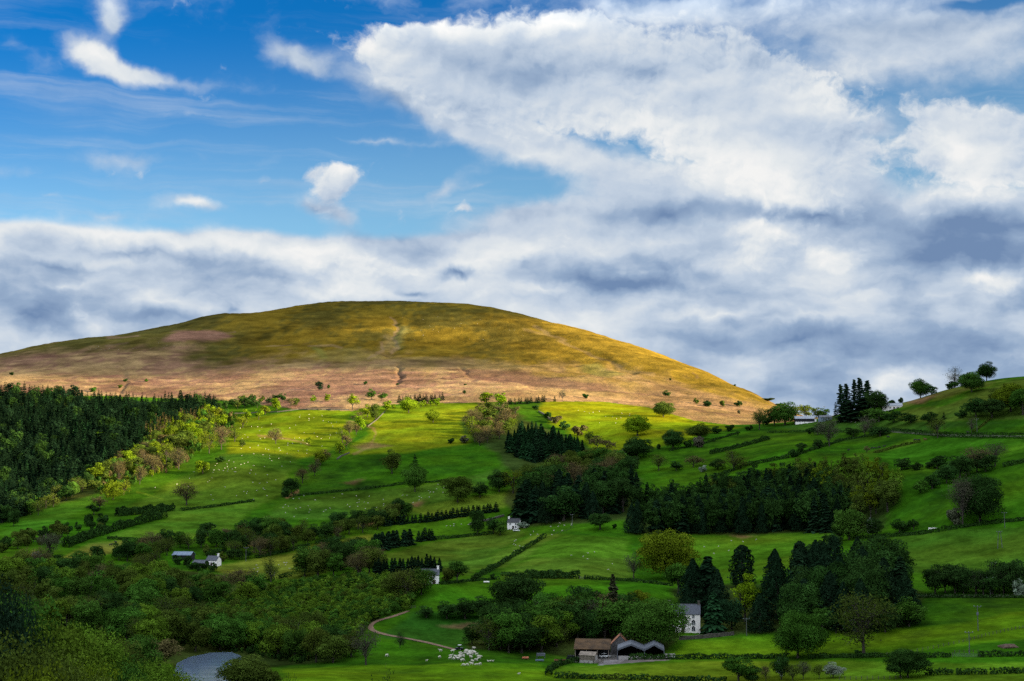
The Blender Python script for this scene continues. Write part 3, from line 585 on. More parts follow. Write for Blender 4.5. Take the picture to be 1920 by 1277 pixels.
def columnar(seed, prof=((0, .20), (.25, .24), (.55, .22), (.8, .17), (.95, .10), (1, .03)), per=2600, leaf=.022):
    rng = np.random.default_rng(seed); z = rng.uniform(.03, 1, per); a = rng.uniform(0, 6.283, per); R = np.interp(z, *zip(*prof))
    lump = 1 + .16 * np.sin(a * 3 + z * 9 + seed) + .14 * np.sin(a * 5 - z * 17 + seed * 2) + .08 * np.sin(z * 40 + a * 2)
    R = R * lump * rng.uniform(.72, 1.06, per); d = np.stack([np.cos(a), np.sin(a), np.full(per, .35)], 1); c = np.stack([np.cos(a) * R, np.sin(a) * R, z], 1)
    v, f = leaves(c, unit(d + rng.normal(size=d.shape) * .55), np.full(per, leaf), rng); tv, tf = tube([(0, 0, -.02), (0, 0, .5), (0, 0, .95)], [.03, .02, .004], 6)
    return v, f, rng.uniform(.6, 1.4, per), tv, tf
LIB = {}
def lib(kind, lod, var):
    """prototype meshes: (whole in one mesh, crown only, trunk only, width of the crown)"""
    key = (kind, lod, var)
    if key not in LIB:
        s = 100 + var * 7 + hash(kind) % 1 + ord(kind) * 31
        if kind == 'B': g = broad(s, 34, 210, .0145) if lod == 2 else broad(s, 26, 135, .020) if lod == 1 else broad(s, 18, 60, .033)
        elif kind == 'O': g = broad(s, 70, 210, .0135, .57, .42, .46, .14, .26) if lod == 2 else broad(s, 46, 150, .0175, .57, .42, .46, .14, .26)
        elif kind == 'F': g = broad(s, 120, 120, .0105, .58, .41, .42, .05, .3)
        elif kind == 'T': g = broad(s, 26, 95, .022, .57, .42, .26, .08, .3)
        elif kind == 'R': g = airy(s, 30, 100, .0125) if lod >= 1 else airy(s, 18, 46, .026)
        elif kind == 'G': g = airy(s, 30, 46, .0065, 3.2) if lod >= 1 else airy(s, 18, 26, .014, 2.5)
        elif kind == 'C': g = spruce(s, 26, 11, rmax=.2, droop=.4, base=.0, rag=.35) if lod >= 1 else spruce(s, 12, 7, rmax=.2, droop=.4, base=.0, rag=.35)
        elif kind == 'D': g = spruce(s, 30, 13, .27, .45, .0, .62, rag=.4) if lod >= 1 else spruce(s, 14, 9, .27, .4, .0, .62, rag=.4)
        elif kind == 'Y': g = columnar(s, ((0, .26), (.2, .27), (.45, .21), (.7, .135), (.88, .065), (1, .012)), 4200 if lod else 1100, .016 if lod else .03)
        elif kind == 'P': g = pine(s)
        elif kind == 'K': g = columnar(s)
        elif kind == 'S': g = broad(s, 16, 70, .040, .46, .46, .52, 0.0, .2) if lod >= 1 else broad(s, 11, 40, .06, .46, .46, .52, 0.0, .2)
        v, f, t, tv, tf = g; w = float(np.percentile(np.abs(v[:, :2]), 98)) * 2; h = float(np.percentile(v[:, 2], 99.7))
        nm = {'B': 'broadleaf', 'O': 'oak', 'F': 'leafy', 'T': 'tall_broadleaf', 'R': 'budding', 'G': 'twiggy', 'C': 'spruce', 'D': 'fir', 'Y': 'dense_conifer', 'P': 'pine', 'K': 'columnar', 'S': 'shrub'}[kind]
        crown = tree_mesh(nm + '_crown', v, f, t); trunk = npmesh(nm + '_trunk', tv, tf, True); trunk.materials.append(M_BARK)
        LIB[key] = [tree_mesh(nm, v, f, t, tv, tf), crown, trunk, w, h, (v, f, t)]
    return LIB[key]
COLR = {'dg': (.018, .044, .009), 'mg': (.032, .080, .010), 'yg': (.095, .150, .006), 'ol': (.045, .068, .010), 'lg': (.064, .118, .010), 'br': (.078, .066, .026), 'gd': (.072, .106, .006), 'wh': (.17, .205, .155), 'ev': (.009, .023, .010), 'gy': (.058, .060, .036), 'eg': (.013, .040, .014), 'db': (.034, .034, .018)}
ADJ = {'dg': 'dark green', 'mg': 'mid green', 'yg': 'bright yellow-green', 'ol': 'olive green', 'lg': 'light green', 'br': 'brown budding', 'gd': 'golden green', 'wh': 'white-blossomed', 'ev': 'blackish green', 'gy': 'grey-brown', 'eg': 'deep green', 'db': 'dark brownish'}
KNAME = {'B': ('broadleaf_tree', 'round-crowned tree', 'tree'), 'O': ('spreading_tree', 'spreading tree', 'tree'), 'F': ('broadleaf_tree', 'leafy tree', 'tree'), 'T': ('tall_tree', 'tall narrow tree', 'tree'), 'R': ('budding_tree', 'thin-leaved tree', 'tree'), 'G': ('budding_tree', 'almost leafless tree', 'tree'),
         'C': ('conifer_tree', 'conifer', 'conifer'), 'D': ('conifer_tree', 'broad conifer', 'conifer'), 'P': ('conifer_tree', 'tall pine', 'conifer'), 'Y': ('conifer_tree', 'dense conifer', 'conifer'), 'K': ('conifer_tree', 'column-shaped conifer', 'conifer'), 'S': ('shrub', 'shrub', 'shrub')}
LABELS = {}
def tag(o, label, cat, group=None):
    o['label'] = label; o['category'] = cat
    if group: o['group'] = group
    LABELS.setdefault(label, []).append(o); return o
trng = random.Random(5)
def plant(kind, pos, h, w, col, label, group=None, hpx=30, var=None, jit=.18):
    name, _, cat = KNAME[kind]
    if name == 'broadleaf_tree' and hpx < 24: name = 'small_tree'
    lod = 2 if hpx > 75 else 1 if hpx > 26 else 0
    if kind not in 'BO': lod = min(lod, 1)
    nv = {'B': 5, 'O': 4, 'F': 4, 'T': 3, 'R': 4, 'G': 3, 'C': 4, 'D': 3, 'P': 4, 'Y': 4, 'K': 2, 'S': 4}[kind]
    whole, crown, trunk, cw, ch, _ = lib(kind, lod, trng.randrange(nv) if var is None else var)
    c = COLR[col] if isinstance(col, str) else col
    k = 1 + trng.uniform(-jit, jit); c = tuple(min(1, q * k * (1 + trng.uniform(-jit, jit) * .4)) for q in c) + (1,)
    sx = w / cw; sz = h / ch; sc = (sx, sx, sz); rz = trng.uniform(0, 6.28)
    if hpx >= 27 and kind != 'S':
        r = obj(name, None, None, (), pos); r.empty_display_size = 1; r.rotation_euler = (0, 0, rz)
        a = obj('crown', crown, r); a.scale = sc; a.color = c; b = obj('trunk', trunk, r); b.scale = sc
    else:
        r = obj(name, whole, None, (), pos); r.scale = sc; r.color = c; r.rotation_euler = (0, 0, rz)
    return tag(r, label, cat, group)
def tree(px, py, hpx, wpx, kind, col, where, group=None, label=None):
    """a tree whose foot is seen at px, py and which looks hpx tall and wpx wide"""
    p = next((c for c in (cast(px, py + k) for k in range(0, 30, 2)) if c is not None), None)
    if p is None: print('MISS', px, py, where); return None
    s = F / p.length; p.z -= .15
    return plant(kind, p, hpx / s, wpx / s, col, label or f"{ADJ[col]} {KNAME[kind][1]} {where}", group, hpx)
def scatter(poly, n, dmin, seed, ky=2.0):
    """spots inside an outline, kept apart from one another"""
    rng = random.Random(seed); q = np.array(poly); x0, y0 = q.min(0); x1, y1 = q.max(0); out = []
    for _ in range(n * 60):
        x, y = rng.uniform(x0, x1), rng.uniform(y0, y1)
        if not inpoly(np.array([x]), np.array([y]), poly)[0]: continue
        if any((x - a) ** 2 + ((y - b) * ky) ** 2 < dmin * dmin for a, b in out): continue
        out.append((x, y))
        if len(out) >= n: break
    return out
def wood(poly, n, dmin, hm, mix, place, group, seed=1, asp=(.75, 1.1), ky=2.0):
    """a wood: mix is a list of (weight, kind, colour); hm the height in metres"""
    rng = random.Random(seed * 13 + 5); q = np.array(poly); x0, y0 = q.min(0); x1, y1 = q.max(0)
    for x, y in sorted(scatter(poly, n, dmin, seed, ky), key=lambda t: t[1]):
        p = cast(x, y)
        if p is None: continue
        t = rng.random() * sum(m[0] for m in mix)
        for m in mix:
            t -= m[0]
            if t <= 0: break
        h = rng.uniform(*hm) * 1.22; a = {'C': .40, 'D': .5, 'P': .32, 'Y': .6, 'T': .5, 'K': .4}.get(m[1], rng.uniform(*asp)); s = F / p.length; p.z -= .15
        u = (x - x0) / (x1 - x0 + 1e-6); v = (y - y0) / (y1 - y0 + 1e-6)
        pos = ('far-left', 'centre-left', 'centre-right', 'far-right')[min(3, int(u * 4))]; row = ('back', 'middle', 'front')[min(2, int(v * 3))]
        plant(m[1], p, h, h * a, m[2], f"{ADJ[m[2]]} {KNAME[m[1]][1]} in {place}, {row}-row {pos}", group, h * s)
def massmesh(name, spots, lod=0):
    """many small plants as one mesh: spots are (position, height, width, kind, colour)"""
    V, Q, T, o = [], [], [], 0; rng = np.random.default_rng(3)
    for p, h, w, kind, c in spots:
        pr = lib(kind, lod, int(rng.integers(3))); v, f, t = pr[5]; a = rng.uniform(0, 6.28); ca, sa = math.cos(a), math.sin(a)
        q = np.stack([(v[:, 0] * ca - v[:, 1] * sa) * w / pr[3], (v[:, 0] * sa + v[:, 1] * ca) * w / pr[3], v[:, 2] * h / pr[4]], 1) + np.array(p)
        V.append(q); Q.append(f + o); o += len(q); T.append(t[:, None] * np.array(c)[None])
    return tree_mesh(name, np.concatenate(V), np.concatenate(Q), np.concatenate(T))
def hedge(pl, hm, wm, col, label, group='hedges between the fields', name='hedge', den=1.0, gappy=0.0, seed=0):
    """a hedge along points of the photograph, laid over the ground"""
    pts_ = []; c0_ = cast(*pl[0])
    if c0_ is not None and c0_.length > 700: hm *= 1.35; wm *= 1.2
    for (x1, y1), (x2, y2) in zip(pl[:-1], pl[1:]):
        m = max(2, int(math.hypot(x2 - x1, y2 - y1) / 12))
        for k in range(m): pts_.append(cast(x1 + (x2 - x1) * k / m, y1 + (y2 - y1) * k / m))
    pts_.append(cast(*pl[-1])); pts_ = [p for p in pts_ if p is not None]
    A_ = np.array([[p.x, p.y] for p in pts_]); L_ = np.concatenate([[0], np.cumsum(np.hypot(*np.diff(A_, axis=0).T))]); tot = L_[-1]
    rng = np.random.default_rng(seed + int(pl[0][0]) * 7 + int(pl[0][1])); n = int(min(12000, tot * den * 1.6 * (14 if tot < 150 else 9) * max(1, hm / 2.0)))
    s = rng.uniform(0, tot, n); big_ = np.sin(s * .55 + seed) * .12 + np.sin(s * .21 + 1) * .12 + vnoise(s / 3.0, s * 0, 5) * .5
    if gappy: k = vnoise(s / 14.0, s * 0 + 3, 9) > gappy - .5; s = s[k]; big_ = big_[k]; n = len(s)
    x = np.interp(s, L_, A_[:, 0]); y = np.interp(s, L_, A_[:, 1]); tx = np.gradient(A_[:, 0], L_ + np.arange(len(L_)) * 1e-6); ty = np.gradient(A_[:, 1], L_ + np.arange(len(L_)) * 1e-6)
    dx = np.interp(s, L_, tx); dy = np.interp(s, L_, ty); nn = np.hypot(dx, dy) + 1e-9; a = rng.uniform(-.35, math.pi + .35, n); rr = rng.uniform(.75, 1.05, n) * (1 + big_)
    off = np.cos(a) * wm / 2 * rr; hh = np.maximum(0.03, (np.sin(a) * .62 + .30)) * hm * rr
    px_ = x - dy / nn * off; py_ = y + dx / nn * off; z = terr(np.arctan2(px_, py_), np.hypot(px_, py_)) + hh - .1
    c = np.stack([px_, py_, z], 1); nr = unit(np.stack([-dy / nn * np.cos(a), dx / nn * np.cos(a), np.sin(a)], 1) + rng.normal(size=(n, 3)) * .5)
    o0 = pts_[0]; v, f = leaves(c - np.array(o0), nr, np.full(n, .26 + .09 * hm / 2), rng)
    me = tree_mesh(name, v, f, rng.uniform(.6, 1.4, n)); o = obj(name, me, None, (), o0); o.color = COLR[col] + (1,)
    return tag(o, label, 'hedge', group)
# ------------------------------------------------------------------ trees: foot x, foot y, height, width, kind, colour, where
ROWS = """
598 733 18 15 B ev standing alone on the bare lower slope of the hill
616 728 7 7 S dg on the bracken just right of the lone dark tree
685 721 7 7 S dg on the bracken below the gully
588 755 14 11 B yg on the moor edge, left one of the two small ones
615 753 15 12 B yg on the moor edge, right one of the two small ones
661 768 30 24 T yg at the top of the hedgerow between the two sunlit meadows
697 749 20 18 B mg left of the pair at the moor edge above the sunlit meadow
716 751 15 20 B mg right of the pair at the moor edge above the sunlit meadow
766 774 29 34 O yg in front of the dark conifer belt on the moor edge
724 769 18 18 B yg in the hedgerow top between the two sunlit meadows
737 766 9 9 B yg beside the gap left of the big yellow tree
704 787 30 24 B ol in the hedgerow between sunlit meadows, near its upper end
689 782 24 24 B yg in the hedgerow between sunlit meadows, near its upper end
672 794 22 26 R br low in the hedgerow between sunlit meadows
677 806 26 22 B yg half way down the hedgerow between sunlit meadows
655 818 30 22 R br half way down the hedgerow between sunlit meadows
668 815 22 18 R br behind the half way bend of the hedgerow
642 830 30 26 R gd in the lower hedgerow between sunlit meadows
650 840 24 18 R br beside the bare bank at the foot of the hedgerow
637 850 22 19 B yg at the foot of the hedgerow between sunlit meadows
601 872 28 25 B gd at the start of the lower hedgerow in the left meadow
590 892 32 24 R br in the lower hedgerow in the left meadow
612 862 20 18 R br near the top of the lower hedgerow
567 906 30 28 R br in the lower hedgerow, above its dark end
546 925 28 28 B dg at the dark lower end of the hedgerow in the left meadow
535 932 18 20 S dg at the very foot of the hedgerow in the left meadow
812 792 24 25 O gd alone in the sunlit meadow with a long shadow
517 832 30 28 R br alone in the left sunlit meadow
578 834 15 10 B yg small and alone in the left sunlit meadow
519 769 22 19 B yg on the upper edge of the left meadow
545 764 19 17 R br on the upper edge of the left meadow
555 762 16 14 B ol next to the brown one on the upper meadow edge
497 777 17 18 B gd on the upper edge of the left meadow
485 787 20 20 B yg at the upper left corner of the meadow
462 792 24 22 B yg where the hillside wood meets the meadow top
455 802 22 22 R gd below the meadow top at the hillside wood
735 888 45 34 B ol alone in the wide middle field
778 877 26 17 C ev narrow and pointed behind the big green tree in the middle field
778 922 53 42 O mg on the wall line of the middle field, below a pointed conifer
846 831 10 12 S dg alone left of the brown copse foot
872 831 15 20 S gy alone by the brown copse foot
912 757 22 24 B yg above the brown copse, left one of two
936 759 23 25 B yg above the brown copse, right one of two
1040 753 11 7 C dg at the left end of the open moor edge
1054 752 25 18 G gy on the moor edge above the bright meadow
1098 747 9 13 S dg on the moor above the bright meadow
1249 745 14 14 B dg round and alone on the pink moor
1306 757 11 11 S ol on the moor edge right of the round lone tree
1325 762 11 17 S dg on the moor edge, second after the round lone tree
1355 762 11 11 S ol on the moor edge, third after the round lone tree
1383 762 11 16 S dg on the moor edge, fourth after the round lone tree
1386 776 7 7 S gy low on the moor edge near the farm
1244 782 29 38 O ol in the bright meadow just below the moor edge
1195 817 38 46 O yg in the bright meadow with a long shadow at its left
1195 860 40 52 O dg below the bright meadow, in front of the sunlit spreading tree
1178 862 22 30 B dg leaning against the dark spreading tree below the bright meadow
1262 842 36 40 O dg in the shade at the right of the bright meadow
1311 824 30 42 O ol at the lower right of the bright meadow
1290 839 14 16 S dg under the olive tree at the right of the bright meadow
1310 838 20 26 S gy flowering under the olive tree at the right of the bright meadow
1235 842 10 10 S dg left of the shaded spreading tree
1345 813 14 24 S dg in the hedge below the moor edge, left one
1368 809 13 18 S dg in the hedge below the moor edge, right one
1405 807 10 17 S dg in the hedge corner below the moor edge
1424 806 40 36 R ol at the left of the barns on the right hill
1338 828 7 6 S dg small in the strip field below the bright meadow
1383 816 10 5 C dg small in the strip field below the bright meadow
1005 768 8 14 S dg at the top of the bush line beside the bright meadow
1028 783 11 15 S dg second from the top of the bush line beside the bright meadow
1042 794 15 22 S br third from the top of the bush line beside the bright meadow
1060 806 17 22 S dg half way down the bush line beside the bright meadow
1085 817 20 27 S br in the lower half of the bush line beside the bright meadow
1105 832 24 28 R ol in the lower half of the bush line beside the bright meadow
1120 842 26 28 R br near the foot of the bush line beside the bright meadow
1138 850 26 30 R br at the foot of the bush line beside the bright meadow
1160 866 24 22 R gy between the bush line and the dark spreading tree
1235 882 30 38 R ol on the lane above the big dark wood, left one
1268 882 18 26 B dg on the lane above the big dark wood, second from left
1300 876 22 40 R br on the lane above the big dark wood, third from left
1345 880 20 30 B dg on the lane above the big dark wood, fourth from left
1376 882 38 46 R ol on the lane above the big dark wood, widest one
1320 884 12 18 S wh beside the lane above the big dark wood
1472 797 42 46 B mg tallest of the clump left of the long barn
1452 797 30 36 B dg at the left of the clump beside the long barn
1436 797 18 26 S dg at the left foot of the clump beside the long barn
1492 783 24 26 R gd behind the long barn, left one
1512 780 22 26 B ol behind the long barn, middle one
1530 778 20 20 B ol behind the long barn, right one
1547 776 16 22 B mg behind the small barn
1577 776 56 15 P ev leftmost of the five on the skyline
1588 777 56 18 P ev second from left of the five on the skyline
1603 773 60 14 P ev third from left of the five on the skyline
1613 772 62 18 P ev fourth from left of the five on the skyline
1627 771 56 20 P ev rightmost of the five on the skyline
1567 778 26 10 C ev pointed, left of the five tall pines
1590 788 38 40 D ev at the foot of the five pines, left one
1617 786 40 44 D ev at the foot of the five pines, middle one
1640 776 42 42 B dg at the right of the five pines
1652 770 28 24 B ol beside the bungalow at the right of the pines
1672 746 10 16 S dg on the skyline behind the bungalow
1662 747 6 14 S dg low on the skyline behind the bungalow
1690 754 11 9 S dg on the slope right of the bungalow
1726 742 34 34 O mg on the skyline between the pines and the summit trees
1746 739 17 22 B dg on the skyline, right of the big green tree
1790 727 38 30 G gy on the skyline, left of the four summit trees
1784 727 14 20 S dg under the bare summit tree
1817 719 22 26 B ol behind the others of the four summit trees
1822 735 36 42 O mg in front of the summit trees on the slope
1850 714 34 34 O dg rightmost of the summit trees on the skyline
1622 788 22 34 B mg in the shrub row below the bungalow, leftmost
1648 791 24 36 B mg in the shrub row below the bungalow, second
1676 792 22 32 B dg in the shrub row below the bungalow, third
1708 793 18 38 B dg in the shrub row below the bungalow, fourth
1742 793 20 30 B dg in the shrub row below the bungalow, rightmost
1770 786 14 10 C ev small and pointed right of the shrub row
1628 802 24 30 G gy in front of the shrub row below the bungalow
1800 784 15 22 S dg at the left of the clump on the right hill
1830 782 34 40 B dg in the clump on the right hill, left one
1860 784 34 44 B dg in the clump on the right hill, front one
1872 760 30 34 B ol at the back of the clump on the right hill
1895 772 50 54 O gd tallest in the clump on the right hill
1918 778 46 40 B mg at the picture edge in the clump on the right hill
1758 821 38 32 R ol by the lane on the right hill
1822 813 30 16 G gy by the corner of the small wall on the right hill
1555 837 56 42 R gy tall beside the hedge below the small barn
1533 815 20 24 B dg in the hedge below the long barn
1518 814 12 14 S dg left in the hedge below the long barn
1600 818 16 26 B dg in the lane hedge below the pines, left one
1622 817 32 30 G gy in the lane hedge below the pines, middle one
1650 818 18 34 B dg in the lane hedge below the pines, right one
1533 841 17 19 B dg in the sloping hedge under the tall grey tree, right one
1503 850 20 20 B dg in the sloping hedge under the tall grey tree, middle one
1487 857 15 20 S dg in the sloping hedge under the tall grey tree, left one
1625 850 14 13 R br between the cattle and the top of the big wood
1690 881 22 30 B dg in the bush row right of the big wood, left one
1720 881 14 22 S dg in the bush row right of the big wood, middle one
1757 879 24 34 B dg in the bush row right of the big wood, right one
1742 878 12 18 S dg in the bush row right of the big wood, low one
1800 896 40 46 B dg in the thick hedgerow on the right slope, left of its middle
1832 886 46 50 R br in the thick hedgerow on the right slope, tallest
1866 874 44 40 G gy in the thick hedgerow on the right slope, upper end
1848 884 32 40 B dg in the thick hedgerow on the right slope, upper half
1812 890 34 36 R br in the thick hedgerow on the right slope, middle
1775 906 32 36 B dg in the thick hedgerow on the right slope, lower half
1748 917 26 28 B dg in the thick hedgerow on the right slope, lower end
1726 924 24 26 B mg in the thick hedgerow on the right slope, last at the foot
1805 986 92 48 G gy beside the dark one in the steep right field
1838 980 84 74 O dg beside the leafless one in the steep right field
1790 984 30 30 S gy under the leafless tree in the steep right field
1687 999 25 34 B dg left of the pair in the dip right of the big wood
1713 994 20 20 B dg right of the pair in the dip right of the big wood
1592 1012 56 54 B mg at the lower right corner of the big dark wood
1612 1008 40 30 R ol leaning at the lower right corner of the big dark wood
1636 1006 34 34 B dg in the dip below the big wood
1632 1000 28 16 S wh in the dip below the big wood
1496 1234 82 86 O mg at the bottom hedge, dark trunk in the open field
1620 1231 114 108 R ol at the bottom hedge, with forked bare limbs
1608 1231 12 14 S dg at the foot of the tall forked tree
1702 1270 50 70 O dg by the lowest fence in the right foreground
1688 1270 34 40 B dg leaning on the dark tree by the lowest fence
1562 1271 28 34 B wh round, in the lowest row of small trees
1465 1274 40 34 B dg in the lowest row of small trees, tallest dark one
1462 1268 32 14 S wh inside the lowest row of small trees
1385 1280 46 56 B mg at the left end of the lowest row of small trees
1412 1280 30 40 B dg second from the left in the lowest row of small trees
1436 1276 28 22 R br third from the left in the lowest row of small trees
1486 1276 30 36 R ol right of the tallest dark one in the lowest row
1506 1273 32 28 R gy in the right half of the lowest row of small trees
1536 1272 26 28 R ol next to the round blossoming one in the lowest row
1228 1216 88 104 O mg largest of the trees over the barns, beside the white house
1198 1150 42 50 B gd behind the barn trees, left of the white house
1150 1185 106 38 C db tall and thin-crowned behind the barns
968 1150 74 88 O dg dark and dome-shaped left of the garden trees
1252 1086 88 96 O gd great tree in the field above the white house
1188 1085 56 40 G gy beside the great golden tree
1272 1112 54 46 B mg below the great golden tree
1392 1098 74 44 K ev standing alone in the field above the house
1300 1150 100 60 Y ev behind the white house, left one
1328 1150 104 56 D ev behind the white house, tallest one
1346 1160 90 50 Y ev behind the white house, right one
1338 1188 76 40 D eg close beside the right wall of the white house
1397 1165 86 50 T yg pale and pointed between the dark conifers behind the house
1372 1180 54 50 B eg in the garden right of the white house
1420 1150 50 40 B mg behind the pale pointed tree
1425 1185 70 46 Y ev right of the pale pointed tree
857 1092 40 38 B mg right of the white cottage
838 1092 26 26 S ol close to the right wall of the white cottage
885 1090 13 9 C dg small and pointed, right of the white cottage
893 1087 8 13 S dg at the foot of the diagonal hedge
923 1087 12 9 S dg right of the diagonal hedge foot
765 1128 64 62 R ol left of the white cottage, pale one
790 1115 48 46 O mg touching the white cottage on its left
740 1125 50 50 B ol at the edge of the young plantation by the cottage
800 1158 22 34 B dg in the hedgerow above the track, left one
838 1160 32 44 B dg in the hedgerow above the track, second from left
872 1160 38 48 B dg in the hedgerow above the track, third from left
905 1158 40 50 B dg in the hedgerow above the track, right one
885 1208 36 32 B dg alone by the bend above the flock
750 1215 30 20 R dg at the lower edge of the track
686 1247 78 56 G gy at the field edge left of the track
858 942 48 52 O ol at the top edge of the strip field in the middle
900 932 28 34 B dg on the strip field edge, second one
936 922 40 40 O dg on the strip field edge, third one
962 925 44 44 R gd on the strip field edge, catching the light
895 1004 46 32 B dg tall, left of the small white farmhouse
925 1000 30 30 B dg left of the small white farmhouse
938 1003 26 24 B mg touching the small white farmhouse
982 990 12 20 S wh flowering beside the small white farmhouse
1125 993 30 44 B dg alone on the field edge left of the big dark wood
1152 991 9 10 S dg small, right of the lone round tree by the big wood
505 1012 42 46 O mg at the top of the middle hedgerow wood
390 1004 24 32 B dg alone under the long field on the left
405 1006 14 18 S dg next to the lone tree under the long field
350 947 42 46 R br alone in the long sheep field on the left
92 1042 40 42 R gy in the left hedgerow above the valley wood
35 1022 26 34 B ol in the left hedgerow near the picture edge
508 1091 46 34 R ol alone in the field above the young plantation
184 1048 24 28 B dg among the low bushes in the left valley field
92 1062 30 24 D dg in front of the left valley hedgerow
70 1048 14 22 S wh flowering in the left valley hedgerow
188 824 15 26 B yg bright among the dark plantation, upper one
137 882 15 28 B yg bright among the dark plantation, lower one
198 851 9 22 B gd small and bright in the plantation's lower part
275 824 12 24 B gd bright at the edge of the plantation
333 793 20 20 B yg bright at the right edge of the plantation
390 782 24 26 B yg at the top of the hillside wood
380 888 24 24 B yg bright and alone in the sheep field below the hillside wood
212 937 34 36 B gd sunlit at the foot of the hillside wood
232 927 26 26 R gd second at the foot of the hillside wood
222 908 44 26 R br tall at the foot of the hillside wood
262 908 34 22 R br above the foot of the hillside wood
186 955 24 28 R br lowest at the foot of the hillside wood
176 965 20 26 B dg in shade at the foot of the hillside wood
415 843 44 34 R br tall at the right edge of the hillside wood
392 850 40 32 R gd tall second from the right edge of the hillside wood
335 880 40 34 R br at the lower right edge of the hillside wood
312 868 38 32 R gd behind the brown one at the lower right of the hillside wood
285 893 40 36 R br at the lower edge of the hillside wood
440 828 30 30 R gd highest at the right edge of the hillside wood
455 838 14 12 B ol standing in the meadow near the hillside wood
415 865 10 18 S dg standing in the meadow under the hillside wood
225 728 7 9 S ol on the bracken above the plantation, first from left
175 735 9 12 S mg on the bracken above the plantation edge
235 716 6 8 S dg on the bracken by the little gully
275 716 6 8 S mg on the bracken right of the little gully
22 704 6 8 S dg on the far left bracken
1440 752 6 26 S ol on the crest at the foot of the hill's right end
1462 756 6 20 S ol on the crest right of the hill foot
1378 722 4 5 S dg tiny on the hill's right slope
1257 713 4 5 S dg tiny high on the hill's right slope
872 722 3 6 S dg tiny on the bracken in the middle
870 738 7 8 S dg on the moor behind the sunlit meadow
745 722 4 5 S dg tiny by the dark gully
"""
for ln in ROWS.strip().split('\n'):
    a = ln.split(None, 6); tree(float(a[0]), float(a[1]), float(a[2]), float(a[3]), a[4], a[5], a[6])
for x, y, w_ in ((384, 1067, 14), (398, 1070, 13), (370, 1069, 16), (358, 1066, 14), (350, 1058, 16), (332, 1056, 14)):
    tree(x, y + 2, 17, w_ + 3, 'S', 'dg', '', 'bushes before the grey-roofed cottage', 'dark green shrub in front of the grey-roofed cottage and the blue barn')
# foreground crowns on the slope the picture is taken from: top x, top y, distance, width, kind, colour, where
for tx, ty, r, w, k, c, wh in [(0, 1105, 175, 9, 'F', 'ev', 'dark at the left edge of the foreground'), (52, 1128, 190, 13, 'F', 'mg', 'highest in the left foreground'), (105, 1172, 185, 12, 'F', 'lg', 'second highest in the left foreground'), (30, 1205, 150, 12, 'F', 'ol', 'in the lower left corner of the foreground'),
    (155, 1178, 205, 11, 'F', 'lg', 'third along the foreground slope'), (200, 1215, 215, 11, 'F', 'lg', 'in the middle of the foreground slope'), (110, 1232, 160, 10, 'F', 'ol', 'in front of the middle of the foreground slope'), (175, 1250, 170, 10, 'F', 'gd', 'low in the middle of the foreground slope'),
    (232, 1205, 235, 9, 'F', 'ol', 'behind the middle of the foreground slope'), (245, 1240, 200, 9, 'F', 'mg', 'dark-leaved at the right of the foreground slope'), (285, 1240, 230, 10, 'F', 'lg', 'at the right end of the foreground slope'), (325, 1262, 240, 9, 'F', 'gd', 'last on the right of the foreground slope'), (60, 1255, 140, 8, 'F', 'gd', 'lowest at the left of the foreground slope'), (270, 1268, 190, 8, 'F', 'lg', 'lowest at the right of the foreground slope'),
    (268, 1190, 420, 11, 'B', 'mg', 'in the valley bottom behind the foreground slope'), (300, 1198, 440, 12, 'B', 'br', 'dark and rusty beside the river'), (462, 1230, 430, 14, 'O', 'ol', 'in front of the river bend'), (498, 1252, 430, 9, 'B', 'ol', 'low beside the river bend'), (722, 1258, 300, 6, 'R', 'dg', 'poking up from below at the bottom of the meadow'), (545, 1268, 280, 3, 'R', 'dg', 'poking up from below left of the meadow')]:
    th, e = ray(tx, ty); th = float(th); e = float(e); g = float(terr(th, r)); p = Vector((r * math.sin(th), r * math.cos(th), g - .2)); h = e * r - g + .2
    if h < 1: print('LOW', tx, ty, h); continue
    plant(k, p, h, w, c, f"{ADJ[c]} {KNAME[k][1]} {wh}", None, 60)
# rows of conifers
def row(pl, n, hpx, kind, col, where, group, seed=0, asp=.42, jit=2.0):
    rng = random.Random(seed); q = np.array(pl, float); s = np.concatenate([[0], np.cumsum(np.hypot(*np.diff(q, axis=0).T))])
    for k in range(n):
        t = (k + .5) / n * s[-1]; x = np.interp(t, s, q[:, 0]) + rng.uniform(-jit, jit); y = np.interp(t, s, q[:, 1]) + rng.uniform(-.6, .6); h = hpx * rng.uniform(.8, 1.12)
        end = ('left-third', 'middle-third', 'right-third')[min(2, k * 3 // n)]
        tree(x, y, h, h * asp * rng.uniform(.9, 1.25), kind, col, '', group, f"{ADJ[col]} {KNAME[kind][1]} in the {end} of {where}")
row([(720, 986), (800, 978), (880, 966), (932, 958)], 30, 17, 'D', 'ev', 'the long conifer hedge in the middle fields', 'conifers of the long hedge', 1, .7)
row([(692, 1034), (720, 1030), (748, 1022)], 8, 32, 'D', 'ev', 'the conifer clump above the young plantation', 'conifers of the left clump', 2, .55)
row([(755, 1024), (770, 1020)], 3, 30, 'D', 'ev', 'the end of the left conifer clump', 'conifers of the left clump', 12, .55)
row([(783, 1016), (812, 1012)], 5, 22, 'D', 'ev', 'the small conifer clump in mid field', 'conifers of the small clump', 3, .6)
row([(700, 1082), (760, 1078), (826, 1072)], 17, 32, 'C', 'ev', 'the dark conifer belt behind the white cottage', 'conifers behind the cottage', 4, .5)
row([(745, 755), (790, 753), (832, 751)], 15, 15, 'C', 'ev', 'the conifer belt on the moor edge', 'conifers on the moor edge', 5, .55)
row([(950, 758), (990, 757), (1026, 753)], 12, 13, 'C', 'ev', 'the conifer belt left of the bright meadow', 'conifers left of the bright meadow', 6, .6)
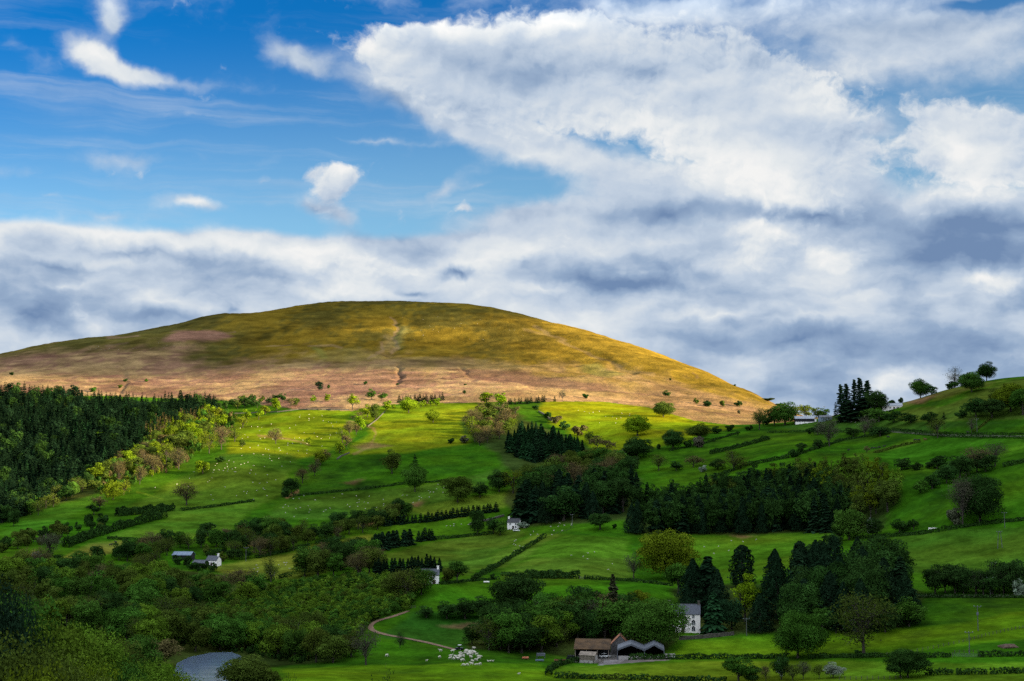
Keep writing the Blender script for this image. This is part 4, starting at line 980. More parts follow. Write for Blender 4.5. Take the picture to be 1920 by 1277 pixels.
row([(775, 768), (800, 762), (822, 760)], 5, 15, 'B', 'yg', 'the leafy fringe before the moor edge conifers', 'leafy fringe of the moor edge conifers', 7, .9)
row([(1285, 1175), (1320, 1120), (1350, 1130)], 4, 70, 'Y', 'ev', 'the dark screen behind the white house', 'conifers behind the white house', 8, .55)
# woods
wood([(240, 890), (300, 860), (360, 835), (425, 795), (410, 780), (340, 805), (270, 850), (180, 900)], 52, 13, (8, 12), [(2, 'R', 'br'), (2, 'B', 'gd'), (4, 'B', 'ol'), (2, 'B', 'mg'), (1, 'B', 'yg')], 'the sunlit hillside wood', 'hillside wood trees', 2)
wood([(0, 1080), (60, 1075), (240, 1078), (300, 1098), (380, 1116), (430, 1112), (500, 1118), (460, 1140), (300, 1150), (200, 1135), (80, 1140), (0, 1130)], 60, 20, (8, 12), [(1, 'B', 'dg'), (3, 'B', 'ol'), (4, 'B', 'mg'), (1, 'R', 'br'), (2, 'R', 'ol'), (3, 'B', 'lg'), (2, 'T', 'mg')], 'the upper valley wood', 'upper valley wood trees', 3)
wood([(60, 1175), (150, 1160), (290, 1160), (400, 1180), (520, 1195), (640, 1222), (690, 1235), (620, 1246), (490, 1232), (400, 1226), (300, 1228), (180, 1200)], 50, 20, (8, 11.5), [(1, 'B', 'dg'), (3, 'B', 'ol'), (4, 'B', 'mg'), (2, 'R', 'ol'), (3, 'B', 'lg'), (2, 'T', 'mg')], 'the riverside wood', 'riverside wood trees', 4)
wood([(425, 1045), (470, 1005), (560, 1008), (640, 992), (720, 972), (770, 966), (730, 990), (640, 1012), (560, 1032), (470, 1050)], 38, 14, (7, 11), [(3, 'B', 'dg'), (1, 'R', 'br'), (2, 'R', 'ol'), (3, 'B', 'ol'), (1, 'B', 'mg')], 'the middle hedgerow wood', 'middle hedgerow wood trees', 5)
wood([(215, 1050), (300, 1030), (400, 1018), (470, 1012), (440, 1026), (330, 1036), (290, 1062)], 22, 14, (7, 10.5), [(3, 'B', 'dg'), (2, 'R', 'br'), (2, 'R', 'ol'), (2, 'B', 'mg')], 'the left hedgerow wood', 'left hedgerow wood trees', 6)
wood([(0, 1045), (80, 1025), (200, 990), (190, 975), (100, 1000), (0, 1030)], 18, 14, (4, 7), [(3, 'S', 'dg'), (2, 'S', 'ol'), (1, 'B', 'ol')], 'the bushy hedgerow at the far left', 'bushes of the far left hedgerow', 7)
wood([(560, 1085), (600, 1050), (680, 1040), (720, 1070), (700, 1085), (640, 1082)], 20, 15, (8, 13), [(3, 'B', 'dg'), (2, 'R', 'br'), (2, 'B', 'ol'), (2, 'B', 'mg')], 'the clump left of the cottage conifers', 'clump left of the cottage conifers', 8)
wood([(876, 795), (900, 778), (960, 772), (978, 790), (940, 830), (900, 838), (880, 825)], 30, 12, (9, 11), [(6, 'R', 'br'), (2, 'R', 'gd'), (1, 'B', 'ol')], 'the brown sunlit copse', 'brown copse trees', 9, (.8, 1.05))
wood([(945, 842), (975, 822), (1020, 825), (1080, 850), (1105, 860), (1060, 872), (985, 866)], 90, 6.5, (11, 14.5), [(6, 'C', 'eg'), (2, 'D', 'eg'), (2, 'C', 'ev')], 'the triangular conifer wood', 'triangular conifer wood trees', 10)
wood([(975, 915), (1040, 890), (1100, 876), (1180, 880), (1200, 898), (1120, 912), (1000, 938)], 30, 16, (11, 15), [(3, 'B', 'mg'), (3, 'B', 'ol'), (2, 'B', 'dg'), (1, 'R', 'br')], 'the mixed wood below the triangular conifers', 'mixed wood trees', 11)
wood([(960, 985), (985, 945), (1080, 925), (1180, 925), (1210, 915), (1195, 945), (1165, 968), (1060, 984)], 40, 13, (14, 19), [(3, 'Y', 'ev'), (2, 'D', 'ev'), (2, 'C', 'ev'), (3, 'B', 'dg')], 'the black conifer wood in the middle', 'black conifer wood trees', 12)
wood([(1440, 912), (1540, 905), (1640, 908), (1695, 928), (1670, 960), (1610, 985), (1575, 955), (1500, 925)], 34, 17, (14, 18), [(3, 'T', 'ol'), (1, 'B', 'ol'), (2, 'T', 'gd'), (2, 'R', 'ol'), (4, 'T', 'lg')], 'the olive wood beside the big dark wood', 'olive wood trees', 15)
wood([(1450, 1128), (1530, 1095), (1660, 1100), (1712, 1140), (1708, 1172), (1600, 1188), (1500, 1190), (1440, 1180)], 34, 19, (15, 21), [(4, 'Y', 'ev'), (2, 'K', 'ev'), (1, 'D', 'ev'), (3, 'B', 'dg')], 'the black wood right of the white house', 'black wood by the house trees', 16)
wood([(1480, 1192), (1560, 1190), (1600, 1192), (1690, 1186), (1715, 1170), (1640, 1180), (1500, 1184)], 9, 20, (6, 10), [(3, 'B', 'mg'), (2, 'B', 'dg'), (1, 'R', 'br')], 'the leafy edge of the black wood', 'leafy edge of the black wood', 17)
wood([(895, 1220), (960, 1185), (1050, 1180), (1100, 1165), (1170, 1170), (1185, 1195), (1140, 1202), (1060, 1212), (1000, 1230), (930, 1228)], 34, 17, (9, 13.5), [(3, 'B', 'dg'), (4, 'B', 'mg'), (1, 'R', 'br'), (2, 'R', 'ol'), (2, 'B', 'lg'), (1, 'G', 'gy')], 'the garden trees behind the barns', 'garden trees behind the barns', 18)
wood([(1735, 1114), (1800, 1108), (1900, 1106), (1920, 1114), (1840, 1116)], 16, 14, (8, 11.5), [(4, 'B', 'dg'), (2, 'R', 'dg'), (1, 'B', 'eg')], 'the roadside row at the right', 'roadside row trees', 19, ky=4.0)
tree(1911, 1117, 30, 26, 'S', 'wh', 'at the right end of the roadside row')
wood([(1505, 1060), (1525, 1035), (1575, 1008), (1585, 1015), (1545, 1045), (1520, 1070)], 14, 11, (4, 7), [(4, 'S', 'dg'), (1, 'B', 'dg')], 'the dark strip below the big wood', 'dark strip bushes', 20)
wood([(360, 1040), (470, 1042), (470, 1052), (415, 1058)], 7, 14, (4, 7), [(3, 'B', 'dg'), (1, 'S', 'ol')], 'the bushes around the grey-roofed cottage', 'bushes around the grey-roofed cottage', 21)
wood([(405, 770), (440, 758), (530, 752), (535, 758), (450, 768)], 14, 10, (6, 9), [(5, 'B', 'dg'), (1, 'B', 'ol')], 'the dark belt at the moor edge', 'dark belt at the moor edge', 22)
wood([(0, 975), (60, 950), (120, 920), (175, 895), (180, 915), (110, 945), (40, 985), (0, 1000)], 22, 13, (8, 11), [(4, 'B', 'dg'), (2, 'B', 'mg'), (1, 'R', 'ol')], 'the lower edge of the plantation', 'lower edge of the plantation', 23)
# masses nobody could count: the far plantation and the thicket of saplings
def mass(name, poly, n, dmin, hm, mix, label, cat, seed, ky=2.0, asp=None):
    rng = random.Random(seed); sp = []
    for x, y in scatter(poly, n, dmin, seed, ky):
        p = cast(x, y)
        if p is None: continue
        t = rng.random() * sum(m[0] for m in mix)
        for m in mix:
            t -= m[0]
            if t <= 0: break
        h = rng.uniform(*hm); c = np.array(COLR[m[2]]) * rng.uniform(.7, 1.35) * (.75 if name == 'forest' else 1); sp.append(((p.x, p.y, p.z - .1), h, h * ({'C': .42, 'D': .5}.get(m[1], rng.uniform(*(asp or (.6, .9))))), m[1], c))
    for m in mix: lib(m[1], 1 if name == 'woodland' else 0, 0)
    o = obj(name, massmesh(name, sp, 1 if name == 'woodland' else 0)); o['kind'] = 'stuff'; o['label'] = label; o['category'] = cat; o.color = (1, 1, 1, 1)
mass('forest', [(-20, 738), (100, 742), (200, 756), (300, 760), (402, 758), (404, 776), (350, 792), (300, 815), (250, 850), (170, 905), (100, 940), (60, 962), (-20, 990)], 1600, 5.4, (8, 17), [(14, 'C', 'ev'), (3, 'C', 'eg'), (4, 'D', 'ev'), (1, 'B', 'ev'), (1, 'B', 'dg')], 'dark conifer plantation covering the slope left of the meadows', 'forest', 31)
mass('larch_wood', [(262, 820), (300, 796), (385, 776), (392, 786), (330, 810), (285, 834)], 90, 5, (11, 14), [(4, 'C', 'br'), (2, 'C', 'gd'), (1, 'C', 'eg')], 'tan larches catching the sun at the plantation edge', 'forest', 32)
mass('undergrowth', [(430, 1130), (540, 1102), (640, 1090), (720, 1088), (780, 1118), (770, 1142), (690, 1168), (660, 1215), (560, 1205), (440, 1180), (380, 1160)], 1300, 4.8, (2.5, 6), [(3, 'T', 'mg'), (4, 'B', 'mg'), (4, 'T', 'lg'), (5, 'B', 'lg'), (1, 'B', 'ol')], 'thicket of young trees filling the slope below the white cottage', 'thicket', 33)
mass('scrub', [(60, 1160), (230, 1150), (420, 1165), (640, 1225), (560, 1245), (400, 1215), (200, 1200)], 500, 8, (1.5, 4), [(3, 'S', 'mg'), (3, 'S', 'dg'), (2, 'S', 'ol')], 'low scrub between the trees on the valley floor', 'scrub', 34)
mass('hillside_scrub', [(150, 910), (170, 885), (250, 840), (330, 800), (420, 775), (450, 790), (430, 810), (330, 880), (260, 905), (200, 935)], 420, 6, (3, 7), [(4, 'B', 'ol'), (3, 'S', 'mg'), (2, 'B', 'gd'), (2, 'S', 'br'), (2, 'B', 'mg')], 'brambles and scrub under the sunlit hillside wood', 'scrub', 35)
mass('woodland', [(1172, 1000), (1250, 988), (1400, 972), (1540, 960), (1600, 955), (1580, 997), (1400, 1002), (1250, 1004)], 140, 9, (17, 24), [(2, 'Y', 'ev'), (1, 'D', 'ev'), (5, 'T', 'dg'), (2, 'C', 'ev')], 'big dark wood standing across the middle of the right fields', 'woodland', 36, asp=(.38, .55))
mass('woodland', [(1185, 965), (1300, 950), (1420, 925), (1520, 915), (1560, 940), (1400, 955), (1250, 970)], 70, 10, (16, 22), [(5, 'T', 'dg'), (2, 'C', 'ev'), (1, 'T', 'ol')], 'upper half of the big dark wood, behind its front trees', 'woodland', 37, asp=(.4, .6))
sp_ = []  # unseen ridge-top trees, added to break the meadow sunlight into streaks
rr_ = random.Random(77)
for k in range(64):
    yy = 700 + k * 7 + rr_.uniform(-4, 4); xx = 805 + rr_.uniform(-14, 14)
    if math.sin(k * .55) + rr_.uniform(-.7, .7) < -.1: continue
    hh = rr_.uniform(7, 15); sp_.append(((xx, yy, ground(xx, yy) - .2), hh, hh * .8, 'B', np.array(COLR['ol']) * rr_.uniform(.7, 1.3)))
o = obj('woodland', massmesh('woodland', sp_)); o['kind'] = 'stuff'; o['label'] = 'added trees on the unseen right-hand ridge, casting streaks of shade over the meadows'; o['category'] = 'woodland'
# hedges
for pl, h, w, c, lab in [
    ([(1022, 1007), (980, 1033), (930, 1064), (893, 1084)], 2.0, 2.2, 'dg', 'dark straight hedge running diagonally between the two middle pastures'),
    ([(985, 1084), (1087, 1085)], 3.0, 3, 'dg', 'thick clipped hedge along the field above the garden trees'), ([(1095, 1086), (1180, 1090), (1262, 1099)], 1.8, 2, 'dg', 'thinner hedge below the great golden tree'),
    ([(1182, 1237), (1300, 1236), (1480, 1235)], 2.2, 2, 'dg', 'long clipped hedge in front of the pale barn'), ([(1516, 1234), (1600, 1233), (1692, 1231)], 1.7, 1.8, 'dg', 'clipped hedge passing under the tall forked tree'), ([(1730, 1233), (1782, 1232)], 1.7, 1.8, 'dg', 'short clipped hedge left of the lower field gate'), ([(1834, 1232), (1925, 1230)], 2.0, 1.8, 'dg', 'clipped hedge right of the lower field gate'),
    ([(1040, 1271), (1130, 1274)], 2.0, 1.8, 'dg', 'lowest clipped hedge, its dark left length'), ([(1130, 1274), (1176, 1275)], 1.9, 1.8, 'ol', 'lowest clipped hedge, its paler middle length'), ([(1177, 1275), (1362, 1279)], 2.0, 1.8, 'dg', 'lowest clipped hedge, its long right length'),
    ([(1733, 1266), (1788, 1265)], 1.9, 1.7, 'dg', 'leftmost of the three clipped lengths at the lower right corner'), ([(1793, 1265), (1851, 1264)], 1.9, 1.7, 'dg', 'middle of the three clipped lengths at the lower right corner'), ([(1857, 1264), (1925, 1262)], 1.9, 1.7, 'dg', 'rightmost of the three clipped lengths at the lower right corner'),
    ([(1028, 1268), (1031, 1258), (1046, 1249), (1066, 1244), (1090, 1240)], 2.2, 2, 'dg', 'curving hedge at the corner of the yard'),
    ([(218, 968), (270, 963), (326, 957)], 4.2, 3.5, 'dg', 'tall dark hedge at the top of the long left field'), ([(122, 1027), (160, 1012), (200, 1000), (250, 985), (310, 970)], 4.0, 3.5, 'dg', 'tall hedge rising from the valley bushes to the left field'), ([(338, 958), (400, 951), (476, 940)], 1.6, 1.8, 'dg', 'low dark hedge at the foot of the sheep field'),
    ([(200, 1011), (260, 1013), (312, 1017)], 1.5, 1.8, 'dg', 'low dark hedge below the long left field'), ([(536, 932), (600, 926), (680, 918), (765, 907), (860, 902)], 1.5, 1.6, 'dg', 'thin dark boundary crossing the wide middle fields'),
    ([(478, 1048), (530, 1036), (580, 1023)], 1.6, 2, 'dg', 'dark hedge above the sloping sheep field'), ([(592, 1021), (644, 1009)], 1.6, 2, 'dg', 'short dark hedge beside the middle hedgerow wood'), ([(815, 1012), (880, 1006), (925, 1001)], 1.6, 2, 'dg', 'low hedge leading to the small white farmhouse'),
    ([(1255, 846), (1310, 835), (1386, 812)], 1.4, 1.8, 'dg', 'hedge below the bright meadow, rising to the right'), ([(1331, 852), (1360, 846), (1399, 836), (1442, 824)], 2.6, 2.6, 'dg', 'bushy hedge across the strip fields'), ([(1391, 875), (1442, 865), (1480, 858)], 2.0, 2.2, 'dg', 'hedge above the olive wood'), ([(1330, 898), (1391, 877)], 1.8, 2.2, 'dg', 'hedge between the lane trees and the big dark wood'),
    ([(1440, 812), (1520, 810), (1600, 811), (1680, 809), (1720, 814), (1790, 820), (1925, 822)], 1.5, 2, 'dg', 'long lane hedge across the right hill'), ([(1672, 806), (1740, 811), (1800, 815), (1925, 815)], 1.2, 1.5, 'dg', 'upper hedge of the lane across the right hill'), ([(1487, 856), (1530, 842), (1580, 826), (1640, 817)], 1.6, 2, 'dg', 'sloping hedge under the tall grey tree'),
    ([(1640, 850), (1684, 838), (1726, 829)], 1.5, 1.8, 'ol', 'short bank hedge beside the cattle'), ([(1590, 1010), (1650, 1008), (1730, 1001), (1830, 985), (1925, 975)], 1.6, 2, 'dg', 'dark hedge below the steep right field'), ([(1722, 1120), (1820, 1121), (1925, 1121)], 1.6, 1.8, 'dg', 'dark hedge along the road at the right'),
    ([(1824, 811), (1840, 800), (1858, 785)], 1.2, 1.5, 'ol', 'short hedge climbing the right hill to the clump'), ([(1880, 876), (1925, 866)], 2.0, 2.5, 'dg', 'hedge continuing the thick hedgerow to the right edge'), ([(66, 1062), (116, 1047)], 2, 2.5, 'dg', 'short hedge by the left valley bushes'), ([(496, 1089), (512, 1087)], 1.6, 2, 'dg', 'short dark hedge left of the lone tree above the plantation'), ([(520, 1085), (548, 1080)], 1.6, 2, 'dg', 'short dark hedge right of the lone tree above the plantation'),
    ([(940, 1080), (985, 1083)], 1.6, 1.8, 'dg', 'hedge right of the diagonal hedge foot'), ([(825, 1096), (880, 1090), (935, 1086)], 1.3, 1.6, 'dg', 'low garden hedge right of the white cottage')]:
    hedge(pl, h, w, c, lab)
# ------------------------------------------------------------------ built things
class MB:
    """collects boxes, prisms and tubes; build() links them as one mesh"""
    def __init__(s): s.v = []; s.f = []
    def add(s, v, f):
        o = len(s.v); s.v += [tuple(q) for q in v]; s.f += [tuple(i + o for i in q) for q in f]; return s
    def box(s, x0, x1, y0, y1, z0, z1):
        return s.add([(x0, y0, z0), (x1, y0, z0), (x1, y1, z0), (x0, y1, z0), (x0, y0, z1), (x1, y0, z1), (x1, y1, z1), (x0, y1, z1)], [(3, 2, 1, 0), (4, 5, 6, 7), (0, 1, 5, 4), (1, 2, 6, 5), (2, 3, 7, 6), (3, 0, 4, 7)])
    def extrude(s, prof, a0, a1, ax='x'):
        """closed profile carried along an axis; profile is (y,z) for x and (x,z) for y"""
        n = len(prof); P0 = [((a0, p, q) if ax == 'x' else (p, a0, q)) for p, q in prof]; P1 = [((a1, p, q) if ax == 'x' else (p, a1, q)) for p, q in prof]
        return s.add(P0 + P1, [tuple(range(n))[::-1], tuple(range(n, 2 * n))] + [(i, (i + 1) % n, n + (i + 1) % n, n + i) for i in range(n)])
    def tube(s, p, r, k=6):
        v, f = tube(p, r, k); return s.add(v, [tuple(int(i) for i in q) for q in f])
    def build(s, name, m, parent=None, smooth=False, loc=None):
        me = bpy.data.meshes.new(name); me.from_pydata(s.v, [], s.f); bm = bmesh.new(); bm.from_mesh(me); bmesh.ops.recalc_face_normals(bm, faces=bm.faces); bm.to_mesh(me); bm.free()
        if smooth: me.polygons.foreach_set('use_smooth', np.ones(len(me.polygons), bool))
        return obj(name, me, parent, [m], loc)
def root(name, label, cat, px, py, yaw=0, group=None, dz=-.05):
    p = next(c for c in (cast(px, py + k) for k in range(40)) if c is not None); p.z += dz; r = obj(name, None, None, (), p); r.rotation_euler = (0, 0, D(yaw) - math.atan2(p.x, p.y)); return tag(r, label, cat, group), F / p.length
MT = {k: plain(k, c, r, v, sc) for k, c, r, v, sc in [
    ('white_render', (.72, .68, .66), .9, .10, .8), ('pink_render', (.66, .60, .58), .9, .08, .9), ('slate', (.055, .060, .075), .7, .25, 1.5), ('dark_slate', (.03, .03, .034), .7, .25, 1.5), ('stone', (.06, .054, .044), .95, .45, 1.2), ('dark_stone', (.07, .065, .065), .95, .4, 1.2),
    ('glass_dark', (.012, .014, .016), .25, .1, 1), ('frame_white', (.6, .6, .6), .7, .05, 1), ('door_dark', (.03, .02, .015), .7, .1, 1), ('rust_roof', (.056, .030, .012), .85, .55, .35), ('steel_pale', (.075, .082, .10), .6, .2, .5), ('steel_blue', (.12, .16, .22), .6, .2, .5), ('steel_bright', (.20, .215, .245), .5, .12, .5),
    ('barn_dark', (.018, .018, .022), .95, .2, 1), ('timber', (.16, .13, .105), .95, .35, .9), ('concrete', (.28, .26, .25), .95, .2, .8), ('brick_orange', (.26, .11, .06), .9, .25, 1.5), ('car_black', (.008, .009, .012), .3, .1, 1), ('car_white', (.7, .7, .7), .35, .05, 1), ('tyre', (.012, .012, .012), .9, .1, 1), ('rust', (.14, .06, .03), .9, .4, 1.5),
    ('pole_wood', (.07, .075, .07), .9, .2, 1), ('post_wood', (.06, .05, .04), .95, .3, 1), ('orange_paint', (.28, .09, .04), .7, .2, 1), ('soil', (.075, .048, .035), 1, .5, .6), ('wool', (.40, .37, .31), 1, .15, 2), ('hide_black', (.012, .010, .009), .8, .2, 1), ('hide_brown', (.09, .035, .02), .8, .2, 1), ('earth_track', (.115, .070, .044), 1, .3, .5), ('lane_grey', (.050, .058, .032), 1, .25, .4)]}
def opening(w, x, z, ww, hh, y, arched=False, pane='glass_dark', name='window', parent=None):
    """a window or door set 3 mm proud of the wall: frame, then its pane as a sub-part"""
    f = MB(); t = .09
    f.box(x - ww / 2 - t, x - ww / 2, y - .06, y + .1, z, z + hh).box(x + ww / 2, x + ww / 2 + t, y - .06, y + .1, z, z + hh).box(x - ww / 2 - t, x + ww / 2 + t, y - .1, y + .1, z - t * 1.3, z)
    prof = [(x - ww / 2, z), (x + ww / 2, z), (x + ww / 2, z + hh)] + ([(x + ww * .28, z + hh + ww * .3), (x, z + hh + ww * .5), (x - ww * .28, z + hh + ww * .3)] if arched else []) + [(x - ww / 2, z + hh)]
    if not arched: f.box(x - ww / 2 - t, x + ww / 2 + t, y - .06, y + .1, z + hh, z + hh + t)
    if name == 'window': f.box(x - .035, x + .035, y - .05, y - .015, z, z + hh).box(x - ww / 2, x - .035, y - .05, y - .015, z + hh * .5, z + hh * .5 + .06).box(x + .035, x + ww / 2, y - .05, y - .015, z + hh * .5, z + hh * .5 + .06)
    o = f.build(name, MT['frame_white'] if name == 'window' else MT['door_dark'], parent)
    MB().extrude(prof, y - .012, y + .05, 'y').build('pane' if name == 'window' else 'door_leaf', MT[pane], o); return o
def house(px, py, W, Dp, H, rise, yaw, label, wall, roofm, chims=(1,), wins=(), doors=(), stack='white_render', name='house', cat='house', over=.3, gablewins=()):
    r, s = root(name, label, cat, px, py, yaw)
    m = MB(); m.extrude([(0, -1.5), (Dp, -1.5), (Dp, H), (Dp / 2, H + rise), (0, H)], -W / 2, W / 2); m.build('wall', MT[wall], r)
    t = .16; sl = rise / (Dp / 2); rf = MB()
    for sg in (0, 1):
        y0, y1 = (-over, Dp / 2) if sg == 0 else (Dp + over, Dp / 2); z0 = H - over * sl + .02; z1 = H + rise + .02
        rf.extrude([(y0, z0), (y1, z1), (y1, z1 + t), (y0, z0 + t)], -W / 2 - over * .6, W / 2 + over * .6)
    rfo = rf.build('roof', MT[roofm], r); MB().tube([(-W / 2 - over * .6, Dp / 2, H + rise + .2), (W / 2 + over * .6, Dp / 2, H + rise + .2)], [.13, .13], 6).build('ridge', MT['dark_slate'], rfo)
    for c in chims:
        x = c * (W / 2 - .5); cb = MB().box(x - .48, x + .48, Dp / 2 - .42, Dp / 2 + .42, H + rise - .9, H + rise + 1.3).box(x - .56, x + .56, Dp / 2 - .5, Dp / 2 + .5, H + rise + 1.3, H + rise + 1.5); co = cb.build('chimney', MT[stack], rfo)
    for (x, z, ww, hh, ar) in wins: opening(r, x, z, ww, hh, -.003, ar, 'glass_dark', 'window', r)
    for (x, z, ww, hh, ar) in doors: opening(r, x, z, ww, hh, -.003, ar, 'door_dark', 'door', r)
    return r
W1 = [(-4.9, 6.0, 1.0, 1.1, 0), (-.5, 6.0, .9, 1.1, 0), (3.8, 6.0, 1.0, 1.1, 0), (-4.9, 3.2, 1.4, 1.5, 1), (-.5, 3.2, .8, 1.5, 1), (3.8, 3.2, 1.5, 1.4, 1), (-4.9, .7, 1.4, 1.5, 1), (3.8, .7, 1.5, 1.4, 1)]
house(1283, 1186, 13.2, 7.5, 7.6, 3.6, 0, 'tall white three-storey house with pointed windows among dark conifers', 'pink_render', 'slate', (1, -1), W1, [(-.5, .02, 1.2, 2.2, 1)], 'stone')
house(805, 1096, 9, 6, 4.5, 2.5, 0, 'small white cottage with grey slate roof at the edge of the thicket', 'white_render', 'slate', (1,), [(2.3, 2.9, 1.0, 1.0, 0), (-2.3, 2.9, 1.0, 1.0, 0), (-2.3, .8, 1.1, 1.1, 0)], [(2.2, .02, 1.3, 2.0, 0)])
house(396, 1061, 7.0, 5.0, 3.2, 2.3, -32, 'grey-roofed white cottage half hidden by bushes left of the thicket', 'white_render', 'slate', (1,), [(-2, 1, .9, 1, 0), (1.6, 1, .9, 1, 0)], [(0, .02, .9, 1.9, 0)])
house(372, 1063, 8.0, 4.5, 2.3, 1.4, -32, 'low grey outbuilding joined to the grey-roofed cottage', 'stone', 'slate', (), [(1.5, .8, .8, .8, 0)], [(-1.5, .02, 1.0, 1.8, 0)], name='outbuilding', cat='outbuilding')
house(962, 992, 8, 6, 4.4, 2.4, -14, 'small white farmhouse with dark roof half way up the fields', 'white_render', 'dark_slate', (-1,), [(1.8, .9, 1, 1.1, 0), (1.8, 2.9, 1, 1, 0), (-2, 2.9, 1, 1, 0)], [(0, .02, 1, 2, 0)])
house(1672, 768, 16, 8, 3.2, 2.2, -10, 'long low bungalow with a pale shiny roof beside the five pines', 'pink_render', 'steel_bright', (), [(-5, .9, 1.6, 1.3, 0), (-1.2, .9, 1.2, 1.3, 0), (5, .9, 2.2, 1.3, 0)], [(2, .02, 1.2, 2.1, 0)], name='bungalow', cat='house')
house(1180, 1223, 7.2, 7.2, 3.4, 3.6, 90, 'dark stone gabled barn with orange verges behind the pale barns', 'dark_stone', 'brick_orange', (), [], [], name='stone_barn', cat='barn', over=.45)
house(1156, 1223, 4.2, 5, 2.2, 1.3, 0, 'low dark lean-to beside the gabled stone barn', 'dark_stone', 'dark_slate', (), [], [(0, .02, 1.4, 1.8, 0)], name='outbuilding', cat='outbuilding')
def open_barn(px, py, bays, Dp, H, rise, yaw, label, roofm, wallm, band=None, fascia=.9, name='barn'):
    """open-fronted barn with gables towards the viewer"""
    r, s = root(name, label, 'barn', px, py, yaw); W = sum(bays); x = -W / 2; wl = MB().box(-W / 2, W / 2, Dp - .15, Dp, -1, H).box(-W / 2, -W / 2 + .15, .3, Dp - .15, -1, H).box(W / 2 - .15, W / 2, .3, Dp - .15, -1, H)
    for b in bays: wl.extrude([(x + .2, H), (x + b - .2, H), (x + b / 2, H + rise - .15)], Dp - .14, Dp - .02, 'y'); x += b
    wl.build('wall', MT['barn_dark'], r); x = -W / 2
    for b in bays:
        rf = MB().extrude([(x - .1, H), (x + b / 2, H + rise), (x + b + .1, H), (x + b + .1, H + .2), (x + b / 2, H + rise + .2), (x - .1, H + .2)], -.5, Dp + .2, 'y')
        ro = rf.build('roof', MT[roofm], r); MB().extrude([(x - .1, H - fascia * .55), (x + .05, H - fascia * .55), (x + b / 2, H + rise - fascia * .5), (x + b - .05, H - fascia * .55), (x + b + .1, H - fascia * .55), (x + b + .1, H + .22), (x + b / 2, H + rise + .22), (x - .1, H + .22)], -.62, -.503, 'y').build('fascia', MT[roofm], ro); x += b
    x = -W / 2
    for b in list(bays) + [0]:
        MB().box(x - .12, x + .12, -.1, .16, -1, H).build('post', MT['steel_pale'], r); x += b
    if band: MB().box(-W / 2 + .3, W / 2 - .3, .2, .35, -1, band).build('low_wall', MT['concrete'], r)
    return r
open_barn(1201.5, 1234, [10.2, 7.4], 14, 3.3, 1.9, 0, 'pale steel barn of two open gabled bays beside the yard', 'steel_pale', 'barn_dark', .8)
# rusty mono-pitch barn
r, s = root('barn', 'open dark barn with a broad rusty brown roof behind the timber shed', 'barn', 1110, 1235, -4)
MB().extrude([(-1, 3.6), (8, 6.6), (8, 6.75), (-1, 3.75)], -7, 7).build('roof', MT['rust_roof'], r); MB().box(-6.6, 6.6, 7.4, 7.6, -1, 6.3).box(-6.6, -6.4, 3.5, 7.4, -1, 5).build('wall', MT['barn_dark'], r)
for x in (-6.4, -2.1, 2.1, 6.4): MB().box(x - .12, x + .12, -.5, -.26, -1, 3.72).build('post', MT['timber'], r)
r, s = root('shed', 'weathered timber shed on a concrete base in front of the rusty barn', 'shed', 1101, 1243, -16)
MB().box(-3, 3, 0, 4, -1, 1.0).build('base', MT['concrete'], r); wl = MB(); wl.extrude([(0.03, 1.0), (3.97, 1.0), (3.97, 2.9), (2, 3.9), (.03, 2.9)], -2.97, 2.97)
for k in range(24): wl.box(-2.95 + k * .248, -2.87 + k * .248, -.03, .028, 1.0, 2.85)
wl.build('wall', MT['timber'], r); rf = MB()
for y0, y1 in ((-.3, 2), (4.3, 2)): rf.extrude([(y0, 2.78), (y1, 3.95), (y1, 4.08), (y0, 2.91)], -3.2, 3.2)
rf.build('roof', MT['timber'], r); MB().box(2.973, 3.04, .5, 3.4, .9, 2.7).build('door', MT['concrete'], r)
# barns of the farm on the right hill
def long_barn(px, py, W, Dp, H, rise, yaw, label, roofm, band, wallm='barn_dark'):
    r, s = root('barn', label, 'barn', px, py, yaw); MB().extrude([(0, -1), (Dp, -1), (Dp, H + .2), (Dp / 2, H + rise), (0, H)], -W / 2, W / 2).build('wall', MT[wallm], r)
    rf = MB()
    for y0, y1 in ((-.5, Dp / 2), (Dp + .5, Dp / 2)): rf.extrude([(y0, H - .1), (y1, H + rise + .03), (y1, H + rise + .2), (y0, H + .08)], -W / 2 - .4, W / 2 + .4)
    rf.build('roof', MT[roofm], r)
    if band: MB().box(-W / 2 + .1, W / 2 - .1, -.08, -.003, -.8, band).build('low_wall', MT['white_render'], r)
    for k in range(1, 4): x = -W / 2 + W * k / 4; MB().box(x - .1, x + .1, -.14, -.085, -.5, H - .1).build('post', MT['barn_dark'], r)
    return r
long_barn(1509, 794, 16.5, 9, 4.2, 2.4, 6, 'long dark barn with a white base and pale roof on the right hill', 'steel_bright', 1.5)
long_barn(1549, 789, 10, 8, 3.0, 1.8, 14, 'small pale blue barn right of the long dark barn', 'steel_pale', 0, 'steel_blue')
r, s = root('storage_box', 'white storage box at the right end of the long dark barn', 'container', 1527, 791, 0); MB().box(-1.8, 1.8, 0, 2.4, -.3, 2.6).build('box', MT['white_render'], r); MB().box(-1.9, 1.9, -.1, 2.5, 2.6, 2.75).build('lid', MT['steel_pale'], r); MB().box(-.02, .02, -.03, -.003, .1, 2.5).build('door_seam', MT['steel_pale'], r)
long_barn(340, 1050, 11, 7, 2.8, 1.8, -22, 'blue-roofed field barn with a dark open front left of the cottages', 'steel_blue', 0)
